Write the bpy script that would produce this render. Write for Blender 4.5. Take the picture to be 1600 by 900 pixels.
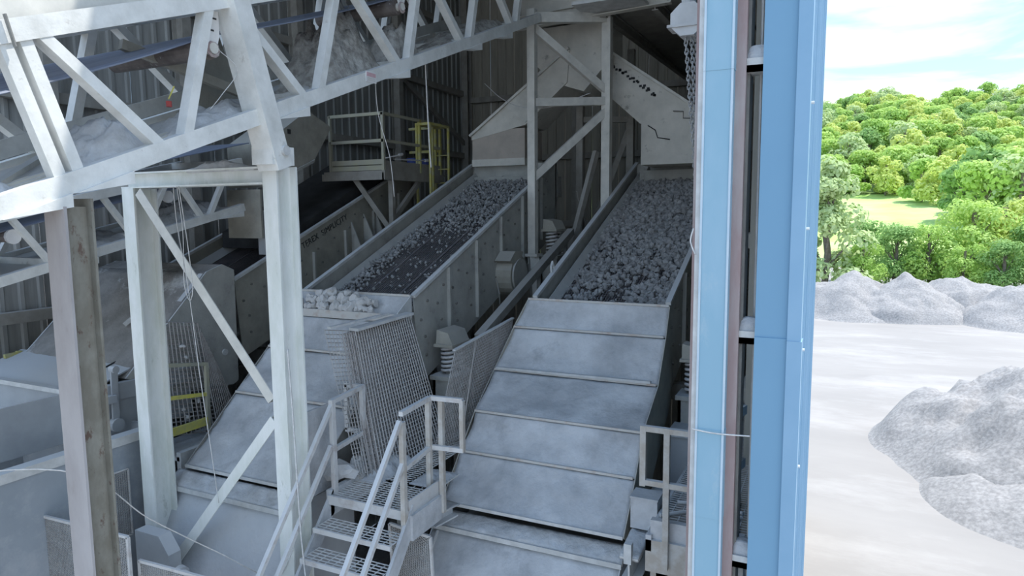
import bpy, bmesh, math, random
from mathutils import Vector, Matrix, noise
random.seed(7)
rnd = random.uniform
for o in list(bpy.data.objects): bpy.data.objects.remove(o, do_unlink=True)
scn = bpy.context.scene
col = scn.collection

# ---------------------------------------------------------------- camera
CAM_Z = 9.0
yaw, pitch, roll = math.radians(25.5), math.radians(6.4), -0.008
Fv = Vector((-math.sin(yaw)*math.cos(pitch), math.cos(yaw)*math.cos(pitch), -math.sin(pitch)))
Rv = Vector((math.cos(yaw), math.sin(yaw), 0)); Uv = Rv.cross(Fv)
Rr = Rv*math.cos(roll)+Uv*math.sin(roll); Ur = Uv*math.cos(roll)-Rv*math.sin(roll)
cam = bpy.data.objects.new('camera', bpy.data.cameras.new('camera'))
cam.data.sensor_width = 36; cam.data.lens = 1067/1600*36; cam.data.clip_end = 3000; cam.data.clip_start = .05
cam.matrix_world = Matrix(((Rr.x, Ur.x, -Fv.x, 0), (Rr.y, Ur.y, -Fv.y, 0), (Rr.z, Ur.z, -Fv.z, CAM_Z), (0, 0, 0, 1)))
col.objects.link(cam); scn.camera = cam

# ---------------------------------------------------------------- sky, sun, exposure
scn.view_settings.view_transform = 'Standard'; scn.view_settings.look = 'None'
scn.view_settings.gamma = 1; scn.view_settings.use_curve_mapping = False
scn.view_settings.exposure = 0.66
SKY, SUN = 1.12, 3.6
w = bpy.data.worlds.new('sky'); scn.world = w; w.use_nodes = True
nt = w.node_tree; N = nt.nodes; L = nt.links; N.clear()
out = N.new('ShaderNodeOutputWorld'); bg = N.new('ShaderNodeBackground'); L.new(bg.outputs[0], out.inputs[0])
tc = N.new('ShaderNodeTexCoord'); sp = N.new('ShaderNodeSeparateXYZ'); L.new(tc.outputs['Generated'], sp.inputs[0])
gr = N.new('ShaderNodeValToRGB'); L.new(sp.outputs['Z'], gr.inputs[0])
e = gr.color_ramp.elements; e[0].position = 0.0; e[0].color = (.60, .76, .95, 1); e[1].position = .8; e[1].color = (.20, .43, .85, 1)
k = gr.color_ramp.elements.new(.25); k.color = (.35, .60, .91, 1)
mp = N.new('ShaderNodeMapping'); mp.inputs['Scale'].default_value = (1.6, 1.6, 6.5); L.new(tc.outputs['Generated'], mp.inputs[0])
cn = N.new('ShaderNodeTexNoise'); cn.inputs['Scale'].default_value = 2.1; cn.inputs['Detail'].default_value = 7; cn.inputs['Roughness'].default_value = .55
cn.inputs['Distortion'].default_value = .4
L.new(mp.outputs[0], cn.inputs['Vector'])
cr = N.new('ShaderNodeValToRGB'); L.new(cn.outputs['Fac'], cr.inputs[0]); cr.color_ramp.elements[0].position = .44; cr.color_ramp.elements[1].position = .66
mx = N.new('ShaderNodeMixRGB'); L.new(cr.outputs[0], mx.inputs[0]); L.new(gr.outputs[0], mx.inputs[1]); mx.inputs[2].default_value = (.93, .97, 1.03, 1)
L.new(mx.outputs[0], bg.inputs[0]); bg.inputs[1].default_value = SKY
sd = bpy.data.lights.new('sun', 'SUN'); sd.energy = SUN; sd.angle = .009; sd.color = (1, .98, .95)
sun = bpy.data.objects.new('sun', sd); col.objects.link(sun); sun.location = (10, 10, 40)
sun.rotation_euler = Vector((.35, .27, 1)).to_track_quat('Z', 'Y').to_euler()

# ---------------------------------------------------------------- materials
M = {}
def mat(name, c1, c2=None, scale=3, rough=.8, metal=0, contrast=(.35, .65), bump=0, bscale=40, dust=None, dust_amt=0, stretch=(1, 1, 1), detail=6, c3=None, c3pos=(.6, .72), c3scale=1.2):
    m = bpy.data.materials.new(name); m.use_nodes = True; M[name] = m
    n = m.node_tree.nodes; l = m.node_tree.links; b = n['Principled BSDF']
    b.inputs['Roughness'].default_value = rough; b.inputs['Metallic'].default_value = metal
    b.inputs['Specular IOR Level'].default_value = .3
    t = n.new('ShaderNodeTexCoord'); mpp = n.new('ShaderNodeMapping'); mpp.inputs['Scale'].default_value = stretch
    g = n.new('ShaderNodeNewGeometry'); l.new(g.outputs['Position'], mpp.inputs[0])
    last = None
    if c2 is None: c2 = tuple(x*.85 for x in c1)
    tx = n.new('ShaderNodeTexNoise'); tx.inputs['Scale'].default_value = scale; tx.inputs['Detail'].default_value = detail; tx.inputs['Roughness'].default_value = .62
    l.new(mpp.outputs[0], tx.inputs['Vector'])
    rp = n.new('ShaderNodeValToRGB'); l.new(tx.outputs['Fac'], rp.inputs[0])
    rp.color_ramp.elements[0].position = contrast[0]; rp.color_ramp.elements[0].color = (*c1, 1)
    rp.color_ramp.elements[1].position = contrast[1]; rp.color_ramp.elements[1].color = (*c2, 1)
    last = rp.outputs[0]
    if c3:
        t3 = n.new('ShaderNodeTexNoise'); t3.inputs['Scale'].default_value = c3scale; t3.inputs['Detail'].default_value = 8; t3.inputs['Roughness'].default_value = .7
        l.new(mpp.outputs[0], t3.inputs['Vector'])
        r3 = n.new('ShaderNodeValToRGB'); l.new(t3.outputs['Fac'], r3.inputs[0]); r3.color_ramp.elements[0].position = c3pos[0]; r3.color_ramp.elements[1].position = c3pos[1]
        x3 = n.new('ShaderNodeMixRGB'); l.new(r3.outputs[0], x3.inputs[0]); l.new(last, x3.inputs[1]); x3.inputs[2].default_value = (*c3, 1); last = x3.outputs[0]
    if dust:
        s = n.new('ShaderNodeSeparateXYZ'); l.new(g.outputs['Normal'], s.inputs[0])
        mr = n.new('ShaderNodeMapRange'); mr.inputs[1].default_value = .1; mr.inputs[2].default_value = .75; mr.inputs[4].default_value = dust_amt
        l.new(s.outputs['Z'], mr.inputs[0])
        xd = n.new('ShaderNodeMixRGB'); l.new(mr.outputs[0], xd.inputs[0]); l.new(last, xd.inputs[1]); xd.inputs[2].default_value = (*dust, 1); last = xd.outputs[0]
    l.new(last, b.inputs['Base Color'])
    if bump:
        tb = n.new('ShaderNodeTexNoise'); tb.inputs['Scale'].default_value = bscale; tb.inputs['Detail'].default_value = 5; l.new(g.outputs['Position'], tb.inputs['Vector'])
        bp = n.new('ShaderNodeBump'); bp.inputs['Strength'].default_value = bump; bp.inputs['Distance'].default_value = .02; l.new(tb.outputs['Fac'], bp.inputs['Height']); l.new(bp.outputs[0], b.inputs['Normal'])
    return m
DUST = (.57, .58, .585)
mat('white_steel', (.74, .74, .70), (.58, .58, .54), 4, .6, contrast=(.4, .7), dust=DUST, dust_amt=.7, bump=.1, c3=(.42, .40, .36), c3pos=(.62, .74), c3scale=6)
mat('post_steel', (.76, .77, .73), (.66, .68, .62), 5, .6, contrast=(.42, .62), dust=DUST, dust_amt=.6, bump=.12, c3=(.46, .48, .41), c3pos=(.62, .72), c3scale=6, stretch=(1, 1, .35))
mat('brown_post', (.19, .175, .14), (.26, .25, .21), 6, .8, contrast=(.4, .65), c3=(.13, .09, .07), c3pos=(.58, .66), c3scale=11, stretch=(1, 1, .6))
mat('mauve_post', (.40, .375, .365), (.33, .305, .295), 4, .8, stretch=(1, 1, .4), c3=(.27, .25, .23), c3pos=(.6, .75), c3scale=4)
mat('dusty_plate', (.60, .605, .605), (.36, .365, .37), 1.5, .92, bump=.6, bscale=16, dust=DUST, dust_amt=.2, c3=(.27, .272, .275), c3pos=(.54, .76), c3scale=1.9, contrast=(.36, .64), detail=11)
mat('bolt', (.15, .145, .13), (.22, .21, .19), 9, .8)
mat('screen_plate', (.44, .435, .395), (.34, .335, .305), 3, .85, bump=.2, dust=DUST, dust_amt=.7, c3=(.27, .26, .24), c3pos=(.58, .72), c3scale=3)
mat('khaki_plate', (.39, .37, .315), (.30, .29, .245), 4, .85, bump=.2, dust=(.48, .47, .44), dust_amt=.6, c3=(.18, .175, .155), c3pos=(.66, .74), c3scale=8)
mat('rim_steel', (.62, .62, .60), (.48, .48, .46), 6, .7, dust=DUST, dust_amt=.8)
mat('rusty_rim', (.56, .54, .50), (.46, .37, .31), 8, .8, contrast=(.5, .72), dust=DUST, dust_amt=.5)
mat('wire_mesh', (.46, .45, .43), (.36, .34, .32), 9, .7)
mat('rust_mesh', (.33, .30, .28), (.42, .40, .38), 9, .8)
mat('deck_wire', (.17, .165, .175), (.24, .22, .225), 4, .6, metal=.2)
mat('dark_steel', (.19, .185, .17), (.27, .265, .24), 4, .8, dust=(.45, .44, .42), dust_amt=.6)
mat('tower_steel', (.66, .64, .575), (.54, .525, .475), 5, .75, dust=DUST, dust_amt=.5, c3=(.34, .33, .29), c3pos=(.62, .75), c3scale=5)
mat('chute_grey', (.66, .63, .56), (.55, .53, .47), 3, .8, c3=(.30, .29, .26), c3pos=(.6, .7), c3scale=4, bump=.15, dust=DUST, dust_amt=.5)
mat('chute_tan', (.47, .41, .35), (.40, .355, .305), 4, .85, c3=(.28, .24, .20), c3pos=(.64, .72), c3scale=10)
mat('rail_steel', (.56, .55, .53), (.40, .35, .32), 7, .75, contrast=(.5, .75), dust=DUST, dust_amt=.8)
mat('rail_brown', (.40, .36, .31), (.50, .49, .46), 7, .8, contrast=(.4, .65), dust=DUST, dust_amt=.8)
mat('yellow_rail', (.46, .42, .12), (.42, .41, .28), 5, .7, contrast=(.45, .65))
mat('cream_rail', (.42, .405, .29), (.38, .37, .31), 5, .7)
mat('bright_yellow', (.80, .72, .12), (.60, .56, .22), 6, .7)
mat('belt', (.20, .23, .30), (.27, .30, .37), 1.5, .5, stretch=(9, .3, 1), contrast=(.4, .6))
mat('roller', (.13, .11, .10), (.22, .19, .17), 6, .6, c3=(.5, .49, .47), c3pos=(.62, .68), c3scale=14)
mat('blue_wall', (.178, .33, .455), (.168, .315, .44), 1.5, .55, contrast=(.3, .7))
mat('apron_plate', (.56, .57, .575), (.48, .49, .50), 1.3, .9, bump=.4, bscale=18, c3=(.40, .405, .41), c3pos=(.6, .8), c3scale=1.2)
mat('blue_trim', (.25, .40, .53), (.22, .37, .50), 2, .5)
mat('blue_edge', (.52, .60, .64), (.45, .55, .62), 6, .5)
mat('light_blue', (.25, .41, .50), (.30, .45, .54), 2.5, .5, contrast=(.45, .7), stretch=(1, 1, .4), c3=(.44, .52, .55), c3pos=(.58, .8), c3scale=3)
mat('primer_red', (.34, .245, .23), (.42, .38, .36), 4, .8, contrast=(.42, .7), stretch=(1, 1, .25))
mat('wall_sheet', (.38, .355, .295), (.27, .255, .215), 1.6, .8, stretch=(3, 3, .35), contrast=(.35, .7), bump=.05)
mat('galv_sheet', (.36, .36, .34), (.23, .23, .215), 1.8, .6, stretch=(4, 4, .3), contrast=(.35, .7))
mat('girt', (.26, .245, .215), (.34, .325, .29), 4, .85, dust=(.5, .49, .46), dust_amt=.8)
mat('roof_sheet', (.45, .44, .42), (.38, .37, .35), 1, .7)
mat('dust', DUST, (.44, .44, .435), 6, .95, bump=1, bscale=16, detail=12)
mat('brown_dust', (.46, .44, .40), (.25, .235, .21), 9, .95, bump=1, bscale=22, contrast=(.4, .62), detail=12)
mat('stone', (.40, .395, .385), (.17, .168, .165), 9, .9, bump=.3, bscale=50, dust=(.40, .395, .39), dust_amt=.45)
mat('white_stone', (.60, .585, .56), (.50, .485, .465), 6, .9, bump=.3, bscale=40)
mat('hood', (.30, .285, .265), (.22, .21, .195), 2.4, .9, contrast=(.4, .6), c3=(.50, .495, .48), c3pos=(.56, .62), c3scale=.9, bump=.5, bscale=20, detail=10)
mat('hopper_blue', (.33, .36, .385), (.28, .31, .335), 1.5, .8, dust=DUST, dust_amt=.8, c3=(.40, .415, .43), c3pos=(.5, .7), c3scale=2)
mat('box_grey', (.40, .415, .42), (.34, .35, .36), 2.5, .8, dust=DUST, dust_amt=.8)
mat('paint_white', (.75, .74, .72), (.64, .63, .61), 4, .6)
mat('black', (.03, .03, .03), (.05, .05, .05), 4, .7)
mat('red', (.55, .07, .06), (.42, .10, .09), 8, .6)
mat('sign_pink', (.55, .32, .34), (.60, .42, .43), 30, .7)
mat('blue_pail', (.05, .08, .28), (.07, .10, .3), 6, .5)
mat('rope', (.66, .65, .62), (.5, .49, .47), 20, .8)
mat('chain', (.38, .37, .35), (.5, .49, .47), 10, .6, metal=.2)
mat('hoist_paint', (.62, .61, .59), (.52, .51, .49), 5, .7)
mat('yard', (.345, .322, .298), (.30, .281, .261), .12, .95, contrast=(.35, .65), bump=.25, bscale=1.5, c3=(.405, .381, .357), c3pos=(.5, .68), c3scale=.09, detail=10, stretch=(1, 2.2, 1))
mat('gravel', (.385, .368, .352), (.26, .249, .239), 8, .95, contrast=(.36, .62), bump=1, bscale=7, detail=15, c3=(.22, .212, .206), c3pos=(.56, .74), c3scale=1.3)
mat('grass', (.38, .58, .14), (.50, .60, .26), .05, .95, detail=9)
mat('forest_floor', (.10, .16, .04), (.16, .2, .06), .1, .95)
mat('bark', (.16, .13, .10), (.24, .21, .18), 4, .9)
for i, (a, b_) in enumerate([((.28, .46, .10), (.50, .68, .18)), ((.34, .52, .12), (.58, .74, .22)), ((.20, .36, .11), (.36, .54, .18)), ((.40, .52, .22), (.60, .70, .36)), ((.46, .58, .14), (.70, .76, .26))]):
    m = mat('leaf%d' % i, a, b_, 1.1, .7, contrast=(.35, .65))
    b = m.node_tree.nodes['Principled BSDF']
    tr = m.node_tree.nodes.new('ShaderNodeBsdfTranslucent'); tr.inputs[0].default_value = (*[x*1.1 for x in b_], 1)
    ms = m.node_tree.nodes.new('ShaderNodeMixShader'); ms.inputs[0].default_value = .35
    o_ = m.node_tree.nodes['Material Output']; m.node_tree.links.new(b.outputs[0], ms.inputs[1]); m.node_tree.links.new(tr.outputs[0], ms.inputs[2]); m.node_tree.links.new(ms.outputs[0], o_.inputs[0])

# ---------------------------------------------------------------- builders
ORG = {}
def V(*a): return Vector(a)
class MB:
    def __init__(s): s.v = []; s.f = []
    def add(s, vs, fs):
        k = len(s.v); s.v += [Vector(p) for p in vs]; s.f += [tuple(i+k for i in f) for f in fs]; return s
    def hexa(s, p):  # 8 points: bottom loop 0-3, top loop 4-7
        return s.add(p, [(3, 2, 1, 0), (4, 5, 6, 7), (0, 1, 5, 4), (1, 2, 6, 5), (2, 3, 7, 6), (3, 0, 4, 7)])
    def box(s, x0, x1, y0, y1, z0, z1):
        return s.hexa([(x0, y0, z0), (x1, y0, z0), (x1, y1, z0), (x0, y1, z0), (x0, y0, z1), (x1, y0, z1), (x1, y1, z1), (x0, y1, z1)])
    def frame(s, p0, p1, up):
        p0 = Vector(p0); p1 = Vector(p1); d = (p1-p0).normalized(); up = Vector(up)
        if abs(d.dot(up.normalized())) > .98: up = Vector((0, 1, 0)) if abs(d.z) > .9 else Vector((0, 0, 1))
        sd_ = d.cross(up).normalized(); u = sd_.cross(d).normalized(); return p0, p1, sd_, u
    def sect(s, p0, p1, prof, up=(0, 0, 1)):   # extrude a closed profile [(side, up)]
        p0, p1, a, u = s.frame(p0, p1, up); n = len(prof)
        vs = [p0+a*x+u*y for x, y in prof]+[p1+a*x+u*y for x, y in prof]
        fs = [(i, (i+1) % n, n+(i+1) % n, n+i) for i in range(n)]+[tuple(range(n-1, -1, -1)), tuple(range(n, 2*n))]
        return s.add(vs, fs)
    def bar(s, p0, p1, w, h, up=(0, 0, 1)):
        return s.sect(p0, p1, [(-w/2, -h/2), (w/2, -h/2), (w/2, h/2), (-w/2, h/2)], up)
    def ibeam(s, p0, p1, wid, dep, up=(0, 0, 1), t=.018):  # flanges at +-dep/2 along up
        W, D = wid/2, dep/2
        for a, b in ((-D, -D+t), (D-t, D)): s.sect(p0, p1, [(-W, a), (W, a), (W, b), (-W, b)], up)
        return s.sect(p0, p1, [(-t/2, -D+t), (t/2, -D+t), (t/2, D-t), (-t/2, D-t)], up)
    def angle(s, p0, p1, w, up=(0, 0, 1), t=.012):
        return s.sect(p0, p1, [(-w/2, -w/2), (w/2, -w/2), (w/2, -w/2+t), (-w/2+t, -w/2+t), (-w/2+t, w/2), (-w/2, w/2)], up)
    def tube(s, p0, p1, r, n=8, r1=None):
        r1 = r if r1 is None else r1
        p0, p1, a, u = s.frame(p0, p1, (0, 0, 1)); vs = []
        for p, q in ((p0, r), (p1, r1)): vs += [p+a*math.cos(2*math.pi*i/n)*q+u*math.sin(2*math.pi*i/n)*q for i in range(n)]
        return s.add(vs, [(i, (i+1) % n, n+(i+1) % n, n+i) for i in range(n)]+[tuple(range(n-1, -1, -1)), tuple(range(n, 2*n))])
    def path(s, pts, r, n=6):
        pts = [Vector(p) for p in pts]; vs = []
        for i, p in enumerate(pts):
            d = (pts[min(i+1, len(pts)-1)]-pts[max(i-1, 0)]).normalized(); q = Vector((0, 0, 1)) if abs(d.z) < .9 else Vector((1, 0, 0))
            a = d.cross(q).normalized(); u = a.cross(d)
            vs += [p+a*math.cos(2*math.pi*j/n)*r+u*math.sin(2*math.pi*j/n)*r for j in range(n)]
        fs = [(i*n+j, i*n+(j+1) % n, (i+1)*n+(j+1) % n, (i+1)*n+j) for i in range(len(pts)-1) for j in range(n)]
        m_ = len(pts)-1
        return s.add(vs, fs+[tuple(range(n-1, -1, -1)), tuple(m_*n+j for j in range(n))])
    def slab(s, a, b, c, d, t):   # plate from quad, thickness along the normal (downwards)
        a, b, c, d = map(Vector, (a, b, c, d)); nn = (b-a).cross(d-a).normalized()
        if nn.z < 0: nn = -nn
        return s.hexa([p-nn*t for p in (a, b, c, d)]+[a, b, c, d])
    def poly(s, pts, off):        # prism: planar outline + extrusion vector
        pts = [Vector(p) for p in pts]; off = Vector(off); n = len(pts)
        return s.add(pts+[p+off for p in pts], [tuple(range(n-1, -1, -1)), tuple(range(n, 2*n))]+[(i, (i+1) % n, n+(i+1) % n, n+i) for i in range(n)])
    def lumpy(s, a, b, c, d, t, nu, nv, amp, fq=3, sag=0):  # dented, dust caked plate
        a, b, c, d = map(Vector, (a, b, c, d)); nn = (b-a).cross(d-a).normalized()
        if nn.z < 0: nn = -nn
        top = []
        for j in range(nv+1):
            for i in range(nu+1):
                u, v_ = i/nu, j/nv
                p = a.lerp(b, u).lerp(d.lerp(c, u), v_)
                q = noise.fractal(p*fq, 1, 2, 4)*amp*min(1, 6*min(v_, 1-v_)+.25)-sag*math.sin(math.pi*v_)
                top.append(p+nn*q)
        k = (nu+1)*(nv+1); vs = top+[p-nn*t for p in top]; fs = []
        for j in range(nv):
            for i in range(nu):
                q = j*(nu+1)+i; fs += [(q, q+1, q+nu+2, q+nu+1), (k+q+nu+1, k+q+nu+2, k+q+1, k+q)]
        rim = [i for i in range(nu+1)]+[j*(nu+1)+nu for j in range(1, nv+1)]+[nv*(nu+1)+i for i in range(nu-1, -1, -1)]+[j*(nu+1) for j in range(nv-1, 0, -1)]
        for i in range(len(rim)): x, y = rim[i], rim[(i+1) % len(rim)]; fs.append((x, k+x, k+y, y))
        return s.add(vs, fs)
    def build(s, name, material, parent=None, smooth=False, **tags):
        org = ORG[parent.name] if parent else Vector((0, 0, 0))
        if parent is None and s.v:
            xs = [p.x for p in s.v]; ys = [p.y for p in s.v]; org = Vector(((min(xs)+max(xs))/2, (min(ys)+max(ys))/2, min(p.z for p in s.v)))
        me = bpy.data.meshes.new(name); me.from_pydata([p-org for p in s.v], [], s.f)
        bm = bmesh.new(); bm.from_mesh(me); bmesh.ops.recalc_face_normals(bm, faces=bm.faces); bm.to_mesh(me); bm.free()
        me.materials.append(M[material]); o = bpy.data.objects.new(name, me); col.objects.link(o)
        if parent: o.parent = parent
        else: o.location = org
        ORG[o.name] = org
        if smooth:
            for p in me.polygons: p.use_smooth = True
        for k_, v_ in tags.items(): o[k_] = v_
        return o
def thing(name, loc, label, cat, group=None):
    o = bpy.data.objects.new(name, None); col.objects.link(o); o.location = loc; o.empty_display_size = .2
    o['label'] = label; o['category'] = cat
    if group: o['group'] = group
    ORG[o.name] = Vector(loc); return o
def structure(name, loc=(0, 0, 0), label=None):
    o = bpy.data.objects.new(name, None); col.objects.link(o); o.location = loc; o['kind'] = 'structure'; ORG[o.name] = Vector(loc)
    if label: o['label'] = label
    return o
def inst(src, name, loc, rot=(0, 0, 0), sc=(1, 1, 1), parent=None, **tags):
    o = bpy.data.objects.new(name, src); col.objects.link(o)
    if parent: o.parent = parent; loc = Vector(loc)-ORG[parent.name]
    o.location = loc; o.rotation_euler = rot; o.scale = sc; ORG[o.name] = Vector(loc)
    for k_, v_ in tags.items(): o[k_] = v_
    return o
def mesh_of(mb, name, material, smooth=False):
    me = bpy.data.meshes.new(name); me.from_pydata(mb.v, [], mb.f)
    bm = bmesh.new(); bm.from_mesh(me); bmesh.ops.recalc_face_normals(bm, faces=bm.faces); bm.to_mesh(me); bm.free()
    me.materials.append(M[material])
    if smooth:
        for p in me.polygons: p.use_smooth = True
    return me
def rock_mb(seed, sub=1, flat=.75):
    bm = bmesh.new(); bmesh.ops.create_icosphere(bm, subdivisions=sub, radius=1)
    r = random.Random(seed); o = Vector((r.uniform(-9, 9), r.uniform(-9, 9), r.uniform(-9, 9))); sx, sy = r.uniform(.75, 1.2), r.uniform(.75, 1.2)
    mb = MB(); bm.verts.ensure_lookup_table()
    vs = []
    for v_ in bm.verts:
        p = v_.co*(1+.5*noise.noise(v_.co*1.3+o)+.22*noise.noise(v_.co*3.1+o)); vs.append((p.x*sx, p.y*sy, p.z*flat))
    mb.add(vs, [tuple(x.index for x in f.verts) for f in bm.faces]); bm.free(); return mb
def mound(name, x0, x1, y0, y1, zf, h, material, label, cat='dust pile', group=None, n=28, seed=0, peaks=3, fq=3.6, rough=.75, pw=1.0):
    r = random.Random(seed); mb = MB(); pk = [(r.uniform(.22, .78), r.uniform(.3, .7), r.uniform(.6, 1), r.uniform(.18, .34)) for _ in range(peaks)]; pk[0] = (.5, .5, 1, .3)
    nx = n; ny = max(6, int(n*(y1-y0)/max(x1-x0, .01))); ny = min(ny, 60); vs = []
    for j in range(ny+1):
        for i in range(nx+1):
            u, v_ = i/nx, j/ny; x = x0+(x1-x0)*u; y = y0+(y1-y0)*v_
            e_ = min(1, 5*min(u, 1-u))*min(1, 5*min(v_, 1-v_))
            z = max(a*max(0, 1-(math.hypot((u-p), (v_-q))/(2.1*s_))**pw) for p, q, a, s_ in pk)
            z = (z+rough*noise.fractal(Vector((x*fq, y*fq, seed)), .7, 2, 5)*.45*min(1, z*4))*e_
            vs.append((x, y, zf(x, y)+max(0, z)*h+(.0 if e_ > 0 else -.01)))
    fs = [(j*(nx+1)+i, j*(nx+1)+i+1, (j+1)*(nx+1)+i+1, (j+1)*(nx+1)+i) for j in range(ny) for i in range(nx)]
    k = len(vs); rim = [i for i in range(nx+1)]+[j*(nx+1)+nx for j in range(1, ny+1)]+[ny*(nx+1)+i for i in range(nx-1, -1, -1)]+[j*(nx+1) for j in range(ny-1, 0, -1)]
    for i in rim: vs.append((vs[i][0], vs[i][1], zf(vs[i][0], vs[i][1])-.03))
    for i in range(len(rim)): fs.append((rim[i], k+i, k+(i+1) % len(rim), rim[(i+1) % len(rim)]))
    fs.append(tuple(range(k, k+len(rim))))
    t = {'label': label, 'category': cat}
    if group: t['group'] = group
    return mb.add(vs, fs).build(name, material, None, True, **t)
def grid_wires(mb, a, b, c, d, sp, r, n=4, lift=None):
    """woven wires over the quad a-b-c-d"""
    a, b, c, d = map(Vector, (a, b, c, d)); nn = (b-a).cross(d-a).normalized()*r
    nu = max(2, int(((b-a).length+(c-d).length)/2/sp)); nv = max(2, int(((d-a).length+(c-b).length)/2/sp))
    for i in range(nu+1):
        mb.tube(a.lerp(b, i/nu)+nn, d.lerp(c, i/nu)+nn, r, n)
    for j in range(nv+1):
        mb.tube(a.lerp(d, j/nv)-nn, b.lerp(c, j/nv)-nn, r, n)
    return mb
def diamond(mb, a, b, d, sp, r, ratio=.55):
    """expanded metal over the rectangle a, b (along u), d (along v)"""
    a, b, d = map(Vector, (a, b, d)); U = b-a; W = d-a; lu, lv = U.length, W.length; U.normalize(); W.normalize()
    for sgn in (1, -1):
        k = -lv/ratio if sgn > 0 else 0
        while k < lu+(lv/ratio if sgn < 0 else 0):
            pts = []
            # u = k + sgn*v/ratio
            v0, v1 = 0, lv
            u0, u1 = k, k+sgn*lv/ratio
            t0, t1 = 0, 1
            du = u1-u0
            for lo, hi in ((0, lu),):
                ta, tb = (lo-u0)/du, (hi-u0)/du
                if ta > tb: ta, tb = tb, ta
                t0, t1 = max(t0, ta), min(t1, tb)
            if t1-t0 > .02:
                mb.bar(a+U*(u0+du*t0)+W*(lv*t0), a+U*(u0+du*t1)+W*(lv*t1), r*2, r*1.2, U.cross(W))
            k += sp
    return mb
def grating(mb, x0, x1, y0, y1, z, sx=.10, sy=.035, h=.011):
    n = int((y1-y0)/sy)
    for i in range(n+1): y = y0+(y1-y0)*i/n; mb.box(x0, x1, y-.003, y+.003, z-h, z)
    n = int((x1-x0)/sx)
    for i in range(n+1): x = x0+(x1-x0)*i/n; mb.box(x-.004, x+.004, y0, y1, z-.012, z-.002)
    return mb

# ================================================================ THE SETTING
def smooth(a, b, x):
    t = max(0, min(1, (x-a)/(b-a))); return t*t*(3-2*t)
def hill_z(x, y):
    if y < 120: return 0
    pts = [(120, 0), (165, 2.2), (262, 12.5), (330, 28), (560, 75), (700, 82), (900, 80)]
    for (a, b), (c, d) in zip(pts, pts[1:]):
        if y <= c: z = b+(d-b)*(y-a)/(c-a); break
    else: z = pts[-1][1]
    return z+smooth(260, 420, y)*(2.5*math.sin(x*.06+.8)+2*math.sin(x*.11+y*.01))
# yard: ground plate with gentle undulation
mb = MB(); nx, ny = 40, 50; vs = []
for j in range(ny+1):
    for i in range(nx+1):
        x = -120+i*280/nx; y = -60+j*185/ny
        vs.append((x, y, .10*noise.noise(Vector((x*.08, y*.08, 0)))*(1 if y > 12 else .2)-.05))
mb.add(vs, [(j*(nx+1)+i, j*(nx+1)+i+1, (j+1)*(nx+1)+i+1, (j+1)*(nx+1)+i) for j in range(ny) for i in range(nx)])
o = mb.build('ground', 'yard', None, True, kind='structure', label='pale sunlit gravel yard beside the screening building')
mb = MB(); nx, ny = 24, 30; vs = []
for j in range(ny+1):
    for i in range(nx+1):
        x = -150+i*420/nx; y = 118+j*150/ny; vs.append((x, y, hill_z(x, y)-.05))
mb.add(vs, [(j*(nx+1)+i, j*(nx+1)+i+1, (j+1)*(nx+1)+i+1, (j+1)*(nx+1)+i) for j in range(ny) for i in range(nx)])
mb.build('meadow', 'grass', None, True, kind='structure', label='bright green meadow below the wooded hill')
mb = MB(); nx, ny = 30, 40; vs = []
for j in range(ny+1):
    for i in range(nx+1):
        x = -260+i*700/nx; y = 266+j*640/ny; vs.append((x, y, hill_z(x, y)-.05))
mb.add(vs, [(j*(nx+1)+i, j*(nx+1)+i+1, (j+1)*(nx+1)+i+1, (j+1)*(nx+1)+i) for j in range(ny) for i in range(nx)])
mb.build('hillside', 'forest_floor', None, True, kind='structure', label='steep hillside under the forest')

XL, YB, XR, YF, ZR = -11.7, 21.0, -.235, 5.4, 16.9
# sheet panels (0.9 m wide, trapezoid ribs every 0.3 m)
def sheet_mesh(name, material, width, height, pitch=.3, rib=.035):
    prof = []; n = int(round(width/pitch))
    for i in range(n):
        x = i*pitch; prof += [(x, 0), (x+pitch*.62, 0), (x+pitch*.70, rib), (x+pitch*.90, rib), (x+pitch*.98, 0)]
    prof.append((n*pitch, 0)); mb = MB(); k = len(prof)
    mb.add([(x, -y, 0) for x, y in prof]+[(x, -y, height) for x, y in prof]+[(x, -y+.004, 0) for x, y in prof]+[(x, -y+.004, height) for x, y in prof],
           [(i, i+1, k+i+1, k+i) for i in range(k-1)]+[(2*k+i, 3*k+i, 3*k+i+1, 2*k+i+1) for i in range(k-1)])
    return mesh_of(mb, name, material)
back = structure('wall_back', (XL, YB, 0), 'dusty brown ribbed sheet wall behind the feed chutes')
pm = sheet_mesh('back_panel', 'wall_sheet', .9, ZR)
n = 12
for i in range(n): inst(pm, 'panel', (XL+i*.9, YB+.1+.006*(i % 2), 0), parent=back)
for z in (6.6, 8.6, 10.75, 12.75, 15): MB().box(XL, -.7, YB-.12, YB+.05, z-.09, z+.09).build('girt', 'girt', back)
for x in (XL+.15, -7.6, -3.6, -.9): MB().ibeam((x, YB-.22, 0), (x, YB-.22, ZR), .22, .3, (0, 1, 0)).build('column', 'girt', back)
left = structure('wall_left', (XL, YF, 0), 'ribbed sheet wall along the left side of the building')
pm = sheet_mesh('left_panel', 'galv_sheet', .9, ZR)
for i in range(18):
    inst(pm, 'panel', (XL-.1-.006*(i % 2), YF-.4+i*.9, 0), rot=(0, 0, math.pi/2), parent=left)
for z in (5.6, 7.4, 10.9, 12.95, 15): MB().box(XL-.05, XL+.12, YF-.4, YB, z-.09, z+.09).build('girt', 'girt', left)
for y in (6.9, 9.5, 12.6, 16.6): MB().ibeam((XL+.22, y, 0), (XL+.22, y, ZR), .2, .28, (1, 0, 0)).build('column', 'girt', left)
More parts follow.
